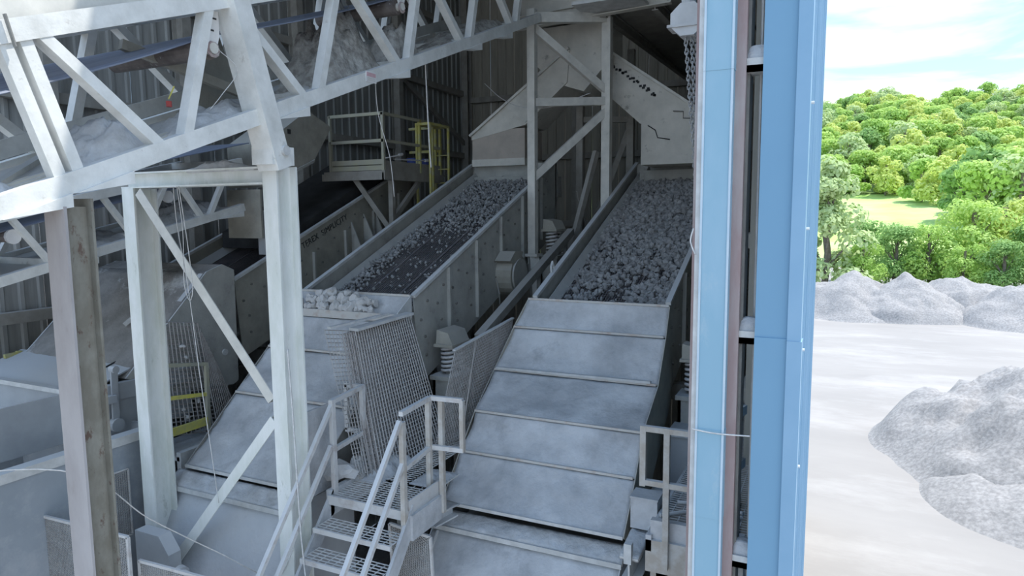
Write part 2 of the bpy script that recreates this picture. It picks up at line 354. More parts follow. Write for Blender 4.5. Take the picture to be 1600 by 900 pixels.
MB().bar((XL+.1, 16.9, 12.9), (XL+.1, 20.9, 11.2), .08, .14).build('wall_brace', 'girt', left)
# right side: ribbed blue outer sheets up to y 9, then a set-back wall further in
right = structure('wall_right', (XR, YF, 0), 'blue ribbed outer side wall catching the sun')
pm = sheet_mesh('right_panel', 'blue_trim', .9, ZR, .15, .03)
for i in range(4): inst(pm, 'panel', (XR-.02+.004*(i % 2), YF+.02+i*.9, 0), rot=(0, 0, math.pi/2), sc=(1, 1, 1), parent=right)
pm2 = sheet_mesh('inner_panel', 'wall_sheet', .9, ZR)
for i in range(14): inst(pm2, 'panel', (-.95, YF+3.6+i*.9, 0), rot=(0, 0, math.pi/2), parent=right)
MB().box(-.99, XR-.01, 9.03, 9.06, 0, ZR).build('end_panel', 'blue_wall', right); MB().box(-.99, XR-.03, 8.98, 9.02, 0, ZR).build('end_lining', 'wall_sheet', right)
for z in (6.6, 8.6, 10.75, 12.75): MB().box(-1.09, -.97, 9.1, YB, z-.09, z+.09).build('girt', 'girt', right)
for i in range(12): MB().tube((XR-.02, YF+.35, 2.2+i*.95), (XR+.035, YF+.35, 2.2+i*.95), .012, 6).build('screw', 'paint_white', right)
# front blue wall beside the jamb, in two sheets with a lap seam
front = structure('wall_front', (-.39, YF, 0), 'flat blue front wall sheet beside the steel jamb')
MB().box(-.54, XR-.06, YF, YF+.03, 8.02, ZR).build('panel', 'blue_wall', front)
MB().box(-.54, XR-.06, YF-.012, YF+.022, 0, 8.04).build('panel', 'blue_wall', front)
for z0_, z1_, q in ((8.0, ZR, 0), (0, 8.03, .008)):
    MB().poly([(XR-.075, YF-.03-q, z0_), (XR+.02+q, YF-.03-q, z0_), (XR+.02+q, YF+.13, z0_), (XR-.01, YF+.13, z0_), (XR-.01, YF+.005, z0_), (XR-.075, YF+.005, z0_)], (0, 0, z1_-z0_)).build('corner_trim', 'blue_trim', front)
for z in (10.06, 8.02, 6.2): MB().box(-.72, -.3, YF+.05, YF+.24, z-.05, z).box(-.72, -.3, YF+.05, YF+.065, z-.05, z+.05).build('girt', 'rim_steel', front)
MB().box(-.50, -.44, YF+.06, YF+.12, 6.4, 16).build('edge_stud', 'rim_steel', front)
MB().tube((-.555, YF+.2, 5), (-.59, YF+.2, 15), .012, 6).build('conduit', 'rim_steel', front)
# jamb column
jamb = structure('trim_1', (-.84, YF, 0), 'steel door jamb column faced with light blue flashing')
MB().ibeam((-.90, YF+.14, 0), (-.90, YF+.14, ZR), .18, .26, (1, 0, 0), .02).build('column', 'primer_red', jamb)
MB().box(-.78, -.66, YF+.02, YF+.26, 0, ZR).build('outer_flange', 'primer_red', jamb)
MB().box(-.665, -.64, YF+.10, YF+.30, 0, ZR).build('inner_flange', 'dark_steel', jamb)
for i, (a, b) in enumerate(((3.0, 6.58), (6.58, 7.30), (7.30, 10.02), (10.02, 13), (13, 16.5))):
    q = .004*(i % 2)
    fl = MB().poly([(-.945-q, YF-.085-q, a), (-.735+q, YF-.085-q, a), (-.735+q, YF+.02, a), (-.945-q, YF+.02, a)], (0, 0, b-a)).build('flashing', 'light_blue', jamb)
    for x in (-.943, -.743): MB().box(x-.006, x+.010, YF-.094-q, YF-.08, a, b).build('flashing_edge', 'blue_edge', fl)
MB().box(-.99, -.945, YF-.06, YF+.03, 3, 16.5).build('edge_strip', 'rim_steel', jamb)
# roof
ro = structure('ceiling', (-6, 13, ZR), 'sheet roof over the screening building')
pm = sheet_mesh('roof_panel', 'roof_sheet', .9, 16.1)
for i in range(13):
    inst(pm, 'panel', (XL-.1+i*.9, YB+.3, ZR+.1), rot=(math.pi/2, 0, 0), parent=ro)
MB().box(XL-.2, XR+.1, 5.2, YB+.3, ZR+.12, ZR+.16).build('deck', 'roof_sheet', ro)
for y in (6, 9.5, 13, 16.5, 20): MB().ibeam((XL, y, ZR-.25), (XR-.2, y, ZR-.25), .2, .45).build('rafter', 'girt', ro)
# floor inside
MB().box(XL, -1.0, YF, YB, -.2, .06).build('floor', 'dust', None, kind='structure', label='dusty floor under the screens')

# ================================================================ OUTSIDE: gravel piles and trees
def pile(name, cx, cy, rx, ry, h, label, seed, n=56, lump=.12, ang=0):
    mb = MB(); vs = []; ca, sa = math.cos(ang), math.sin(ang)
    for j in range(n+1):
        for i in range(n+1):
            u, v_ = -1+2*i/n, -1+2*j/n; x0, y0 = u*rx, v_*ry; x, y = cx+x0*ca-y0*sa, cy+x0*sa+y0*ca
            r = math.hypot(u, v_); r2 = r*(1+.22*noise.noise(Vector((x*.22, y*.22, seed))))
            z = max(0, 1-r2)
            z = z if z < .55 else .55+(z-.55)*.55
            z = h*(z+lump*noise.fractal(Vector((x*.45, y*.45, seed)), .8, 2, 7)*min(1, max(0, (1-r)*3)))
            vs.append((x, y, max(-.15, z*smooth(1.0, .86, r)-.15)))
    mb.add(vs, [(j*(n+1)+i, j*(n+1)+i+1, (j+1)*(n+1)+i+1, (j+1)*(n+1)+i) for j in range(n) for i in range(n)])
    return mb.build(name, 'gravel', None, True, label=label, category='gravel pile')
pile('gravel_pile', 1.4, 66, 7, 6, 4.3, 'leftmost grey gravel mound in the row before the trees', 1)
pile('gravel_pile', 5.2, 65.5, 6, 5, 4.4, 'grey gravel mound with a dark slump second in the row before the trees', 2)
pile('gravel_pile', 9.6, 68, 6.5, 5, 4.2, 'third grey gravel mound in the row before the trees', 3)
pile('gravel_pile', 15.0, 65, 7.5, 6, 4.4, 'rightmost grey gravel mound in the row before the trees', 4)
pile('gravel_pile', 22.0, 67, 7.5, 6, 4.4, 'gravel mound past the right end of the row', 8)
pile('gravel_pile', 10.6, 29.5, 9.5, 9, 5.6, 'big loose gravel heap rising at the right edge of the yard', 5, 90, .14)
pile('gravel_pile', 6.8, 24.5, 4.4, 4.2, 1.9, 'low rounded gravel heap at the foot of the big heap', 6, 60, .12)

def leaf_mesh(name, material, R, H, nclump, nleaf, size, seed, conic=False):
    r = random.Random(seed); mb = MB(); cl = []
    for _ in range(nclump):
        t = r.random(); a = r.uniform(0, 6.283)
        z = H*(.06+.86*t) if conic else H*(.12+.78*t)
        rad = R*((1-t)*.9+.12 if conic else math.sqrt(max(.05, 1-((t-.42)/.62)**2)))*r.uniform(.35, .8)
        cl.append((rad*math.cos(a), rad*math.sin(a), z, R*r.uniform(.28, .46)*(.75 if conic else 1)))
    vs = []; fs = []
    for i in range(nleaf):
        cx, cy, cz, cr_ = cl[i % nclump]
        d = Vector((r.gauss(0, 1), r.gauss(0, 1), r.gauss(.25, 1))).normalized(); p = Vector((cx, cy, cz))+Vector((d.x, d.y, d.z*.75))*cr_*r.uniform(.75, 1.08)
        nn = (d+Vector((r.uniform(-.6, .6), r.uniform(-.6, .6), r.uniform(-.2, .8)))).normalized(); a = nn.orthogonal().normalized(); a.rotate(Matrix.Rotation(r.uniform(0, 6.28), 3, nn)); b = nn.cross(a)
        s_ = size*r.uniform(.6, 1.3); k = len(vs)
        vs += [p-a*s_, p-b*s_*.55-a*s_*.1, p+a*s_, p+b*s_*.55+a*s_*.1]; fs.append((k, k+1, k+2, k+3))
    me = bpy.data.meshes.new(name); me.from_pydata(vs, [], fs); me.materials.append(M[material]); return me, cl
def trunk_mesh(name, R, H, cl, seed):
    r = random.Random(seed); mb = MB(); mb.path([(0, 0, 0), (.02*H, 0, H*.25), (-.01*H, .02*H, H*.5), (0, 0, H*.82)], R*.06, 7)
    for cx, cy, cz, q in cl[::2]:
        mb.tube((0, 0, max(H*.15, cz-.3*H)), (cx*.85, cy*.85, cz), R*.03, 5, R*.012)
    return mesh_of(mb, name, 'bark')
NEAR = []; FAR = []
for i in range(5):
    lm, cl = leaf_mesh('foliage', 'leaf%d' % i, 3.6, 9, 30, 6500, .20, 20+i, conic=(i == 3)); NEAR.append((lm, trunk_mesh('trunk', 3.6, 9, cl, i)))
for i in range(5):
    lm, cl = leaf_mesh('foliage', 'leaf%d' % i, 6.5, 13, 20, 2600, .62, 40+i); FAR.append((lm, trunk_mesh('trunk', 6.5, 13, cl, i)))
def tree(kit, x, y, s_, rz, label, group=None, sz=1, cat='tree', name='tree'):
    t = thing(name, (x, y, hill_z(x, y)), label, cat, group); t.rotation_euler = (0, 0, rz); t.scale = (s_, s_, s_*sz)
    for me, nm in ((kit[0], 'foliage'), (kit[1], 'trunk')):
        o = bpy.data.objects.new(nm, me); col.objects.link(o); o.parent = t; ORG[o.name] = Vector((0, 0, 0))
    return t
tree(NEAR[3], -1.2, 84, 1.7, .4, 'tall pale feathery tree rising right beside the blue wall')
tree(NEAR[2], 3.2, 96, .86, 1.1, 'dark green round tree just right of the pale feathery tree')
tree(NEAR[0], 2.6, 84, .62, 2.1, 'bright low bush at the foot of the pale feathery tree', cat='bush', name='bush')
tree(NEAR[2], 6.0, 88, .82, 3.1, 'mid green bush behind the leftmost gravel mound', cat='bush', name='bush')
tree(NEAR[0], 9.2, 88, .86, .1, 'leafy bush behind the second gravel mound', cat='bush', name='bush')
tree(NEAR[1], 13.4, 90, 1.18, 4.1, 'large bushy tree below the right end of the meadow')
tree(NEAR[4], 16.8, 93, 1.22, 5.1, 'tall yellow-green tree beside the large bushy tree')
tree(NEAR[2], 18.6, 87, .85, 1.7, 'dark bush between the yellow-green tree and the right edge tree', cat='bush', name='bush')
tree(NEAR[1], 22.3, 88, 1.42, 2.7, 'tall light green tree cut by the right picture edge')
tree(NEAR[0], 12.0, 84, .62, 1.9, 'low shrub behind the third gravel mound', cat='bush', name='bush')
tree(NEAR[2], 15.2, 83, .66, 2.9, 'low dark shrub in front of the yellow-green tree', cat='bush', name='bush')
tree(NEAR[0], 20.4, 82, .72, .9, 'low shrub behind the rightmost gravel mound', cat='bush', name='bush')
tree(NEAR[1], 26.5, 90, 1.3, 3.9, 'broad tree just past the right picture edge')
# trees round the meadow
tree(FAR[0], 23, 248, 1.0, .7, 'round tree standing alone at the far edge of the meadow')
tree(FAR[2], 27, 200, 1.05, .2, 'grey-green tree at the right end of the meadow')
tree(FAR[1], 31, 190, 1.25, 1.2, 'light tree behind the dead branch right of the meadow')
tree(FAR[3], 36, 184, 1.2, 2.2, 'pale tree right of the meadow under the hillside')
tree(FAR[0], 42, 190, 1.3, 3.2, 'green tree right of the meadow at the picture edge')
tree(FAR[2], 33, 215, 1.3, 4.2, 'dark tree second row right of the meadow')
tree(FAR[1], 40, 220, 1.35, 5.2, 'bright tree second row right of the meadow')
tree(FAR[4], 27.5, 238, 1.1, 5.9, 'yellowish tree behind the meadow near the lone round tree')
# forest: individual trees over the hillside in the wedge that can be seen
rr = random.Random(11); cnt = 0; rows = []
y = 268.0
while y < 575:
    x = -.035*y-9+rr.uniform(0, 6)
    while x < .225*y+10:
        rows.append((x+rr.uniform(-2, 2), y+rr.uniform(-5, 5))); x += rr.uniform(8.5, 12.5)
    y += rr.uniform(14, 19)
for x, y in rows:
    if cnt >= 300: break
    k = rr.choice([0, 0, 1, 1, 1, 4, 4, 2, 3]); s_ = rr.uniform(.85, 1.3)
    tree(FAR[k], x, y, s_, rr.uniform(0, 6.28), 'leafy tree in the dense forest covering the far hillside', 'forest trees on the hillside', rr.uniform(.85, 1.1)); cnt += 1
print('forest trees', cnt, 'of', len(rows))

# ================================================================ VIBRATING SCREENS
INC = .412                                   # rise per metre of the decks
def bolts(mb, x, sgn, y0, y1, ztop, rows, step):
    y = y0
    while y < y1:
        for dz in rows:
            c = V(x, y+.1*math.sin(dz*9), ztop(y)-dz); mb.tube(c, c+V(sgn*.022, 0, 0), .022, 6)
        y += step
    return mb
def screen(name, x0, x1, ya, za, length, label, exciter=True, hgt=1.4, st=.04, wiremat='deck_wire', dense=True):
    t = thing(name, ((x0+x1)/2, ya, za-1.6), label, 'vibrating screen')
    top = lambda y: za+(y-ya)*INC
    yb = ya+length
    for x, sg in ((x0, -1), (x1, 1)):
        pl = MB().poly([(x, ya, top(ya)), (x, yb, top(yb)), (x, yb+.25, top(yb)-.5), (x, yb-.3, top(yb)-hgt-.2), (x, ya+1.0, top(ya+1)-hgt), (x, ya+.12, top(ya)-hgt+.1)], (-sg*.018, 0, 0)).build('side_plate', 'screen_plate', t)
        MB().bar((x-sg*.005, ya-.02, top(ya)+.005), (x-sg*.005, yb+.02, top(yb)+.005), .075, .045).build('top_rim', 'rim_steel', t)
        y = ya+.95; k = 0
        while y < yb-.3:
            MB().box(x, x+sg*.055, y-.022, y+.022, top(y)-hgt+.12 if k % 2 == 0 else top(y)-hgt*.95, top(y)-st).build('stiffener', 'screen_plate', pl)
            y += .92; k += 1
        bolts(MB(), x, sg, ya+.25, yb-.2, top, (.20, .46, .72, 1.0), .46)  .build('bolts', 'bolt', pl, kind='stuff')
        MB().bar((x-sg*.12, ya+.05, top(ya)-.26), (x-sg*.12, yb, top(yb)-.26), .03, .16, (sg*.6, 0, 1)).build('deck_clamp_bar', 'screen_plate', t)
    zd = lambda y: top(y)-.36
    a, b, c, d = V(x0+.06, ya+.02, zd(ya)), V(x1-.06, ya+.02, zd(ya)), V(x1-.06, yb, zd(yb)), V(x0+.06, yb, zd(yb))
    mb = MB(); nn = V(0, -INC, 1).normalized()
    n = int((x1-x0-.12)/.042)
    for i in range(n+1): mb.bar(a.lerp(b, i/n), d.lerp(c, i/n), .010, .014, nn)
    n = int(length/.062)
    for i in range(n+1): mb.bar(a.lerp(d, i/n)-nn*.010, b.lerp(c, i/n)-nn*.010, .008, .010, nn)
    mb.build('deck_mesh', wiremat, t, kind='stuff')
    for i in range(7):
        y = ya+.25+i*(length-.4)/6; MB().tube((x0+.02, y, zd(y)-.10), (x1-.02, y, zd(y)-.10), .05, 8).build('cross_tube', 'dark_steel', t)
    for q in (.33, .66): 
        p0 = a.lerp(b, q); p1 = d.lerp(c, q); MB().bar(p0+nn*.018, p1+nn*.018, .03, .018, nn).build('hold_down_strip', wiremat, t)
    # lower deck seen as a dark pan
    MB().slab(a-V(0, 0, .55), b-V(0, 0, .55), c-V(0, 0, .55), d-V(0, 0, .55), .03).build('lower_pan', 'dark_steel', t)
    MB().box(x0, x1, yb-.02, yb+.03, top(yb)-1.0, top(yb)-.02).build('feed_plate', 'screen_plate', t)
    if exciter:
        y = ya+length*.54; z = top(y)-1.15
        ex = MB().tube((x1, y, z), (x1+.30, y, z), .36, 20).build('exciter_housing', 'khaki_plate', t)
        MB().tube((x1+.30, y, z), (x1+.33, y, z), .30, 20).build('exciter_cover', 'screen_plate', ex)
        MB().poly([(x1+.02, y-.42, z+.28), (x1+.02, y-.2, z+.44), (x1+.02, y+.14, z+.42), (x1+.02, y+.05, z+.30), (x1+.02, y-.25, z+.22)], (.3, 0, 0)).build('guard_flap', 'khaki_plate', ex)
        MB().path([(x1+.02, y-.35, z-.05), (x1+.12, y-.45, z-.3), (x1+.1, y-.38, z-.55), (x1+.02, y-.5, z-.7)], .014).build('grease_line', 'dark_steel', ex)
    # support frame
    for y in (ya+1.0, yb-1.2):
        for x in (x0-.15, x1+.15): MB().box(x-.08, x+.08, y-.08, y+.08, .06, top(y)-hgt-.35).build('frame_leg', 'dark_steel', t)
        MB().box(x0-.3, x1+.3, y-.1, y+.1, top(y)-hgt-.6, top(y)-hgt-.36).build('frame_beam', 'dark_steel', t)
    return t, top, zd
RX0, RX1, RY, RZ, RL = -4.06, -2.06, 9.32, 7.72, 5.6
MX0, MX1, MY, MZ, ML = -7.43, -5.43, 8.12, 7.80, 5.45
TX0, TX1, TY, TZ, TL = -10.8, -8.8, 8.0, 7.93, 5.2
tR, topR, zdR = screen('vibrating_screen', RX0, RX1, RY, RZ, RL, 'inclined vibrating screen at the right, its deck covered with grey stone')
tM, topM, zdM = screen('vibrating_screen', MX0, MX1, MY, MZ, ML, 'inclined vibrating screen in the middle, mesh deck showing between sparse stones')
tT, topT, zdT = screen('vibrating_screen', TX0, TX1, TY, TZ, TL, 'khaki vibrating screen at the left with maker lettering on its side plate', exciter=False, st=.42)
for o in tT.children:
    if o.name.startswith('side_plate'): o.data.materials[0] = M['khaki_plate']
# lettering on the side plate
def text_mesh(s, size, name, material, parent, origin, udir, vdir, ext=.004):
    cu = bpy.data.curves.new(name, 'FONT'); cu.body = s; cu.size = size; cu.extrude = ext; cu.space_character = 1.08
    ob = bpy.data.objects.new(name, cu); col.objects.link(ob); bpy.context.view_layer.update()
    me = bpy.data.meshes.new_from_object(ob.evaluated_get(bpy.context.evaluated_depsgraph_get())); bpy.data.objects.remove(ob, do_unlink=True)
    U, W = Vector(udir).normalized(), Vector(vdir); W = (W-U*W.dot(U)).normalized(); Nn = U.cross(W); og = Vector(origin)-ORG[parent.name]
    for v_ in me.vertices: p = v_.co.copy(); v_.co = og+U*p.x+W*p.y+Nn*p.z
    me.materials.clear(); me.materials.append(M[material]); o = bpy.data.objects.new(name, me); col.objects.link(o); o.parent = parent; ORG[o.name] = ORG[parent.name]; return o
text_mesh('TEREX  SIMPLICITY', .155, 'lettering', 'black', tT, (TX1+.004, 9.60, topT(9.60)-.24), (0, 1, INC), (0, 0, 1))
# extra brackets on the left screen's side plate
for y, h_ in ((11.0, .75), (11.4, .7), (11.75, .8)):
    MB().poly([(TX1, y, topT(y)-.35), (TX1, y, topT(y)-.35-h_), (TX1+.34, y, topT(y)-.35-h_)], (0, .03, 0)).build('gusset', 'screen_plate', tT)
MB().slab((TX1, 9.9, 7.62), (TX1+.3, 9.8, 7.52), (TX1+.3, 10.25, 7.6), (TX1, 10.4, 7.72), .02).build('torn_guard', 'screen_plate', tT)
MB().tube((TX1, 10.0, 7.35), (TX1+.35, 10.0, 7.3), .16, 12).build('exciter_stub', 'screen_plate', tT)
cv = MB().poly([(TX0+.1, 9.5, topT(9.5)-.2), (TX0+.1, 9.5, topT(9.5)+.10), (TX0+.1, 12.8, topT(12.8)+.25), (TX0+.1, 12.8, topT(12.8)-.2)], (1.72, 0, 0)).build('deck_shade_block', 'black', tT)  # added black block standing in for the shade over the upper deck
# lifting lug on the right screen
MB().path([(RX0, 9.98, 7.86), (RX0-.02, 10.0, 8.12), (RX0-.02, 10.05, 8.2), (RX0-.02, 10.11, 8.12), (RX0, 10.12, 7.9)], .018, 6).build('lifting_lug', 'rim_steel', tR)

# stones on the decks -----------------------------------------------------
SH = [rock_mb(i, 1) for i in range(8)]; SM = [mesh_of(m, 'stone', 'stone') for m in SH]
def scatter(x0, x1, ya, L, zd, dens, seed, count, smin, smax):
    r = random.Random(seed); pts = []
    while len(pts) < count:
        u, v_ = r.random(), r.random()
        if r.random() > dens(u, v_): continue
        s_ = smin+(smax-smin)*r.random()**2.2
        lay = .0 if dens(u, v_) < .6 else r.uniform(0, .06)
        pts.append((x0+.10+u*(x1-x0-.2), ya+.06+v_*(L-.1), s_, lay, r.uniform(0, 6.28), r.uniform(0, 6.28), r.randrange(8)))
    return pts
def densR(u, v_):
    bare = noise.noise(Vector((u*2.2, v_*5, 4)))
    d = smooth(.08, .62, v_*.95+u*.22+.35*bare)
    if v_ > .5: d = 1
    if v_ < .2: d = max(d, .9*smooth(.5, .8, u))
    return max(.06, d)
def densM(u, v_):
    d = smooth(.38, .72, v_+.12*noise.noise(Vector((u*3, v_*6, 1))))
    d = max(d*.9, 1.0*smooth(.16, .05, abs(u-.10))*smooth(.02, .2, v_+.1))
    return max(.05, d)
def lay_stones(pts, zd, thing_label, group, stuff_label, nearest, mn):
    pts.sort(key=lambda p: -p[2]/(p[1]**1.0))
    big, rest = pts[:nearest], pts[nearest:]
    for x, y, s_, lay, a, b, k in big:
        inst(SM[k], 'stone', (x, y, zd(y)+s_*.5+lay), (a, b*.3, b), (s_, s_, s_), label=thing_label, category='stone', group=group)
    mb = MB()
    for x, y, s_, lay, a, b, k in rest:
        R_ = Matrix.Rotation(b, 3, 'Z')@Matrix.Rotation(a, 3, 'X')*s_; c = V(x, y, zd(y)+s_*.5+lay); q = SH[k]; n0 = len(mb.v)
        mb.v += [R_@p+c for p in q.v]; mb.f += [tuple(i+n0 for i in f) for f in q.f]
    org = V(x, y, zd(y)); me = bpy.data.meshes.new('crushed_stone'); me.from_pydata(mb.v, [], mb.f); me.materials.append(M['stone'])
    o = bpy.data.objects.new('crushed_stone', me); col.objects.link(o); o['kind'] = 'stuff'; o['label'] = stuff_label; o['category'] = 'stone'
lay_stones(scatter(RX0, RX1, RY, RL, zdR, densR, 3, 6500, .022, .078), zdR, 'grey crushed stone lying loose on the right-hand screen deck', 'larger stones on the right screen', 'thick layer of grey crushed stone on the right screen deck', 170, 0)
lay_stones(scatter(MX0, MX1, MY, ML, zdM, densM, 5, 3600, .018, .046), zdM, 'grey crushed stone lying loose on the middle screen deck', 'larger stones on the middle screen', 'scattered grey crushed stone on the middle screen deck', 130, 0)

# ================================================================ DISCHARGE CHUTES
def chute(name, label, xr, prof, xl, skirts, seam='rusty_rim', lipmat='rusty_rim'):
    t = thing(name, ((xl[0]+xr)/2, prof[-1][0], prof[-1][1]), label, 'chute')
    n = len(prof)-1
    for i in range(n):
        (ya, za), (yb, zb) = prof[i], prof[i+1]; A = .012 if i else .006
        pl = MB().lumpy((xl[i+1], yb, zb), (xr, yb, zb), (xr, ya, za-.02*(i > 0)), (xl[i], ya, za-.02*(i > 0)), .02, 40, 18, A*3.2, 2.2, .03).build('chute_plate', 'dusty_plate', t, True)
        MB().bar((xl[i], ya, za+.004), (xr-.02*(i > 0), ya, za+.004), .035, .03).build('seam_bar', seam, pl)
    MB().bar((xl[-1], prof[-1][0], prof[-1][1]), (xr, prof[-1][0], prof[-1][1]), .02, .04).build('bottom_edge', 'rim_steel', t)
    for s_, x, dx in ((1, xr, .012), (-1, None, -.012)):
        pts = [((x if x is not None else xl[i]), p[0], p[1]) for i, p in enumerate(prof)]
        low = [(pts[-1][0], prof[-1][0]+.55, prof[-1][1]-.35), (pts[0][0], prof[0][0]+.25, prof[0][1]-1.3)]
        MB().poly(pts+low, (dx, 0, 0)).build('side_skirt', skirts, t)
    return t
Rp = [(9.30, 7.69), (9.10, 7.29), (8.70, 6.72), (7.95, 6.31), (7.62, 5.85), (7.14, 5.33)]
chR = chute('discharge_chute', 'stepped dusty grey discharge chute below the right screen', -2.05, Rp, [-4.16, -4.31, -4.44, -4.36, -4.41, -4.42], 'khaki_plate')
MB().bar((-4.40, 8.69, 6.745), (-2.14, 8.69, 6.755), .05, .03).build('flat_strip', 'rim_steel', chR)
Mp = [(8.05, 7.82), (7.72, 7.50), (7.39, 7.06), (6.75, 6.53), (5.83, 5.79)]
chM = chute('discharge_chute', 'long dusty grey discharge chute below the middle screen, partly behind a white post', -5.44, Mp, [-7.47, -7.42, -7.5, -7.5, -7.45], 'dark_steel')
MB().box(-7.40, -5.46, 7.70, 7.735, 7.49, 7.60).build('trough_lip', 'rusty_rim', chM)
MB().poly([(-5.44, 8.06, 7.83), (-5.44, 7.72, 7.62), (-5.44, 7.72, 7.45), (-5.44, 8.06, 7.5)], (.015, 0, 0)).build('cheek', 'rim_steel', chM)
# white rocks resting in the trough
WR = [mesh_of(rock_mb(60+i, 2, .8), 'rock', 'white_stone') for i in range(7)]
r = random.Random(4)
for i in range(38):
    q = 0 if i < 19 else (1 if i < 32 else 2); k = i if q == 0 else (i-19 if q == 1 else i-32); m_ = (19, 13, 6)[q]
    x = (-7.36 if q == 0 else -7.2+.1*q)+k*(1.50, 1.25, .8)[q]/m_+r.uniform(-.03, .03); s_ = r.uniform(.05, .10); y = 7.785+q*.085+r.uniform(-.01, .02)
    inst(WR[i % 7], 'rock', (x, y, 7.52+(y-7.72)*.97+s_*.65), (r.uniform(0, 6), r.uniform(0, 6), r.uniform(0, 6)), (s_*1.1, s_, s_*.95), label='whitish dusty rock lying in the trough at the head of the middle chute', category='rock', group='rocks in the trough')
# lower chutes (aprons)
def apron(label, xl, xr, y0, z0, y1, z1, fm='dusty_plate'):
    t = thing('lower_chute', ((xl+xr)/2, y1, z1), label, 'chute')
    MB().lumpy((xl, y1, z1), (xr, y1, z1), (xr, y0, z0-.14), (xl, y0, z0-.14), .025, 24, 14, .012, 1.8).build('face_plate', fm, t, True)
    MB().lumpy((xl-.03, y0-.07, z0-.10), (xr+.03, y0-.07, z0-.10), (xr+.03, y0+.12, z0+.03), (xl-.03, y0+.12, z0+.03), .07, 40, 6, .03, 5).build('dusty_ledge', 'dust', t, True)
    MB().bar((xl-.03, y0-.085, z0-.13), (xr+.03, y0-.085, z0-.13), .02, .06).build('ledge_angle', 'rim_steel', t)
    for x, d in ((xl, -.015), (xr, .015)):
        MB().poly([(x, y0+.1, z0), (x, y1, z1+.02), (x, y1, z1-.5), (x, y0+.9, z1-.5), (x, y0+.9, z0)], (d, 0, 0)).build('cheek', 'box_grey', t)
    MB().bar((xl+.10, y0-.1, z0-.17), (xl+.10, y1-.02, z1+.01), .02, .03).build('weld_rib', 'rim_steel', t)
    MB().box(xl+.05, xr-.05, y0+.2, y0+.85, .06, z0-.3).build('lower_body', 'dark_steel', t)
    return t
apron('dusty ledge and lower chute under the right discharge chute', -4.55, -2.08, 7.18, 5.14, 6.0, 3.75)
apM = apron('dusty ledge and pale lower chute under the middle discharge chute', -7.55, -5.42, 5.72, 5.70, 5.02, 4.2, 'apron_plate')

# ================================================================ CONVEYORS
def conveyor(label, xn, xf, y0, z0, slope, H, panels, yend, chord, web, off, belt_h, name='conveyor', members=None):
    t = thing(name, ((xn+xf)/2, y0, z0-1), label, 'conveyor'); zb = lambda y: z0+slope*(y-y0); d = V(0, 1, slope).normalized(); up = V(0, -slope, 1).normalized()
    y00 = panels[0]-1.5
    for x in (xn, xf):
        MB().bar((x, y00, zb(y00)), (x, yend, zb(yend)), chord*.8, chord, up).build('bottom_chord', 'white_steel', t)
        MB().bar((x, y00, zb(y00)+H), (x, yend, zb(yend)+H), chord*.8, chord, up).build('top_chord', 'white_steel', t)
    if members is None:
        members = []
        for p, p2_ in zip(panels, panels[1:]+[99]):
            q = p+off*.5; members += [(p+.05, q-.06), (p2_-.05, q+.06)]
    for x in (xn, xf):
        for lo, hi in members:                     # (bottom y, top y)
            if max(lo, hi) > yend: continue
            MB().bar((x, lo, zb(lo)), (x, hi, zb(hi)+H), web*.8, web, (1, 0, 0)).build('web_member', 'white_steel', t)
    for p in panels:
        if p > yend: continue
        MB().bar((xn, p, zb(p)+.02), (xf, p, zb(p)+.02), .1, .1).build('cross_beam', 'white_steel', t)
        q = p+off*.5
        if q < yend: MB().bar((xn, q, zb(q)+H), (xf, q, zb(q)+H), .1, .1).build('cross_beam', 'white_steel', t)
        MB().bar((xn-.05, p+.05, zb(p)+.05), (xf+.05, min(p+off, yend), zb(min(p+off, yend))+.05), .06, .06).build('lattice_bar', 'tower_steel', t)
    return t, zb
P1 = [2.34-1.72, 2.34, 4.06, 5.78, 7.52, 9.2, 10.9]
c1, zb1 = conveyor('white trussed conveyor climbing overhead to the feed tower', -5.15, -6.75, 2.725, 9.06, .375, 1.13, P1, 12.0, .15, .11, 1.72, .75, members=[(2.28, 1.28), (4.00, 3.02), (4.21, 4.54), (5.73, 4.75), (5.94, 6.31), (7.48, 6.49), (7.68, 8.0), (9.14, 8.16), (9.34, 9.69), (10.85, 9.9), (11.0, 11.35)])
SL = .375
# pair of end uprights at the truss splice, splice gap
for dy in (0, .135): MB().bar((-5.15, 2.80+dy, zb1(2.80+dy)+1.13), (-5.15, 3.13+dy, zb1(3.13+dy)+.03), .09, .09, (1, 0, 0)).build('splice_upright', 'white_steel', c1)
MB().bar((-5.06, 2.86, zb1(2.86)+1.02), (-5.06, 2.81, zb1(2.81)+1.24), .01, .03, (1, 0, 0)).build('splice_joint', 'dark_steel', c1)
# gusset shelves under the bottom chord
for y in (2.95, 3.45, 5.5, 7.4, 9.4, 10.5):
    MB().poly([(-5.22, y-.25, zb1(y-.25)-.08), (-5.22, y+.22, zb1(y+.22)-.07), (-5.22, y+.22, zb1(y+.22)-.17)], (.16, 0, 0)).build('gusset_plate', 'white_steel', c1)
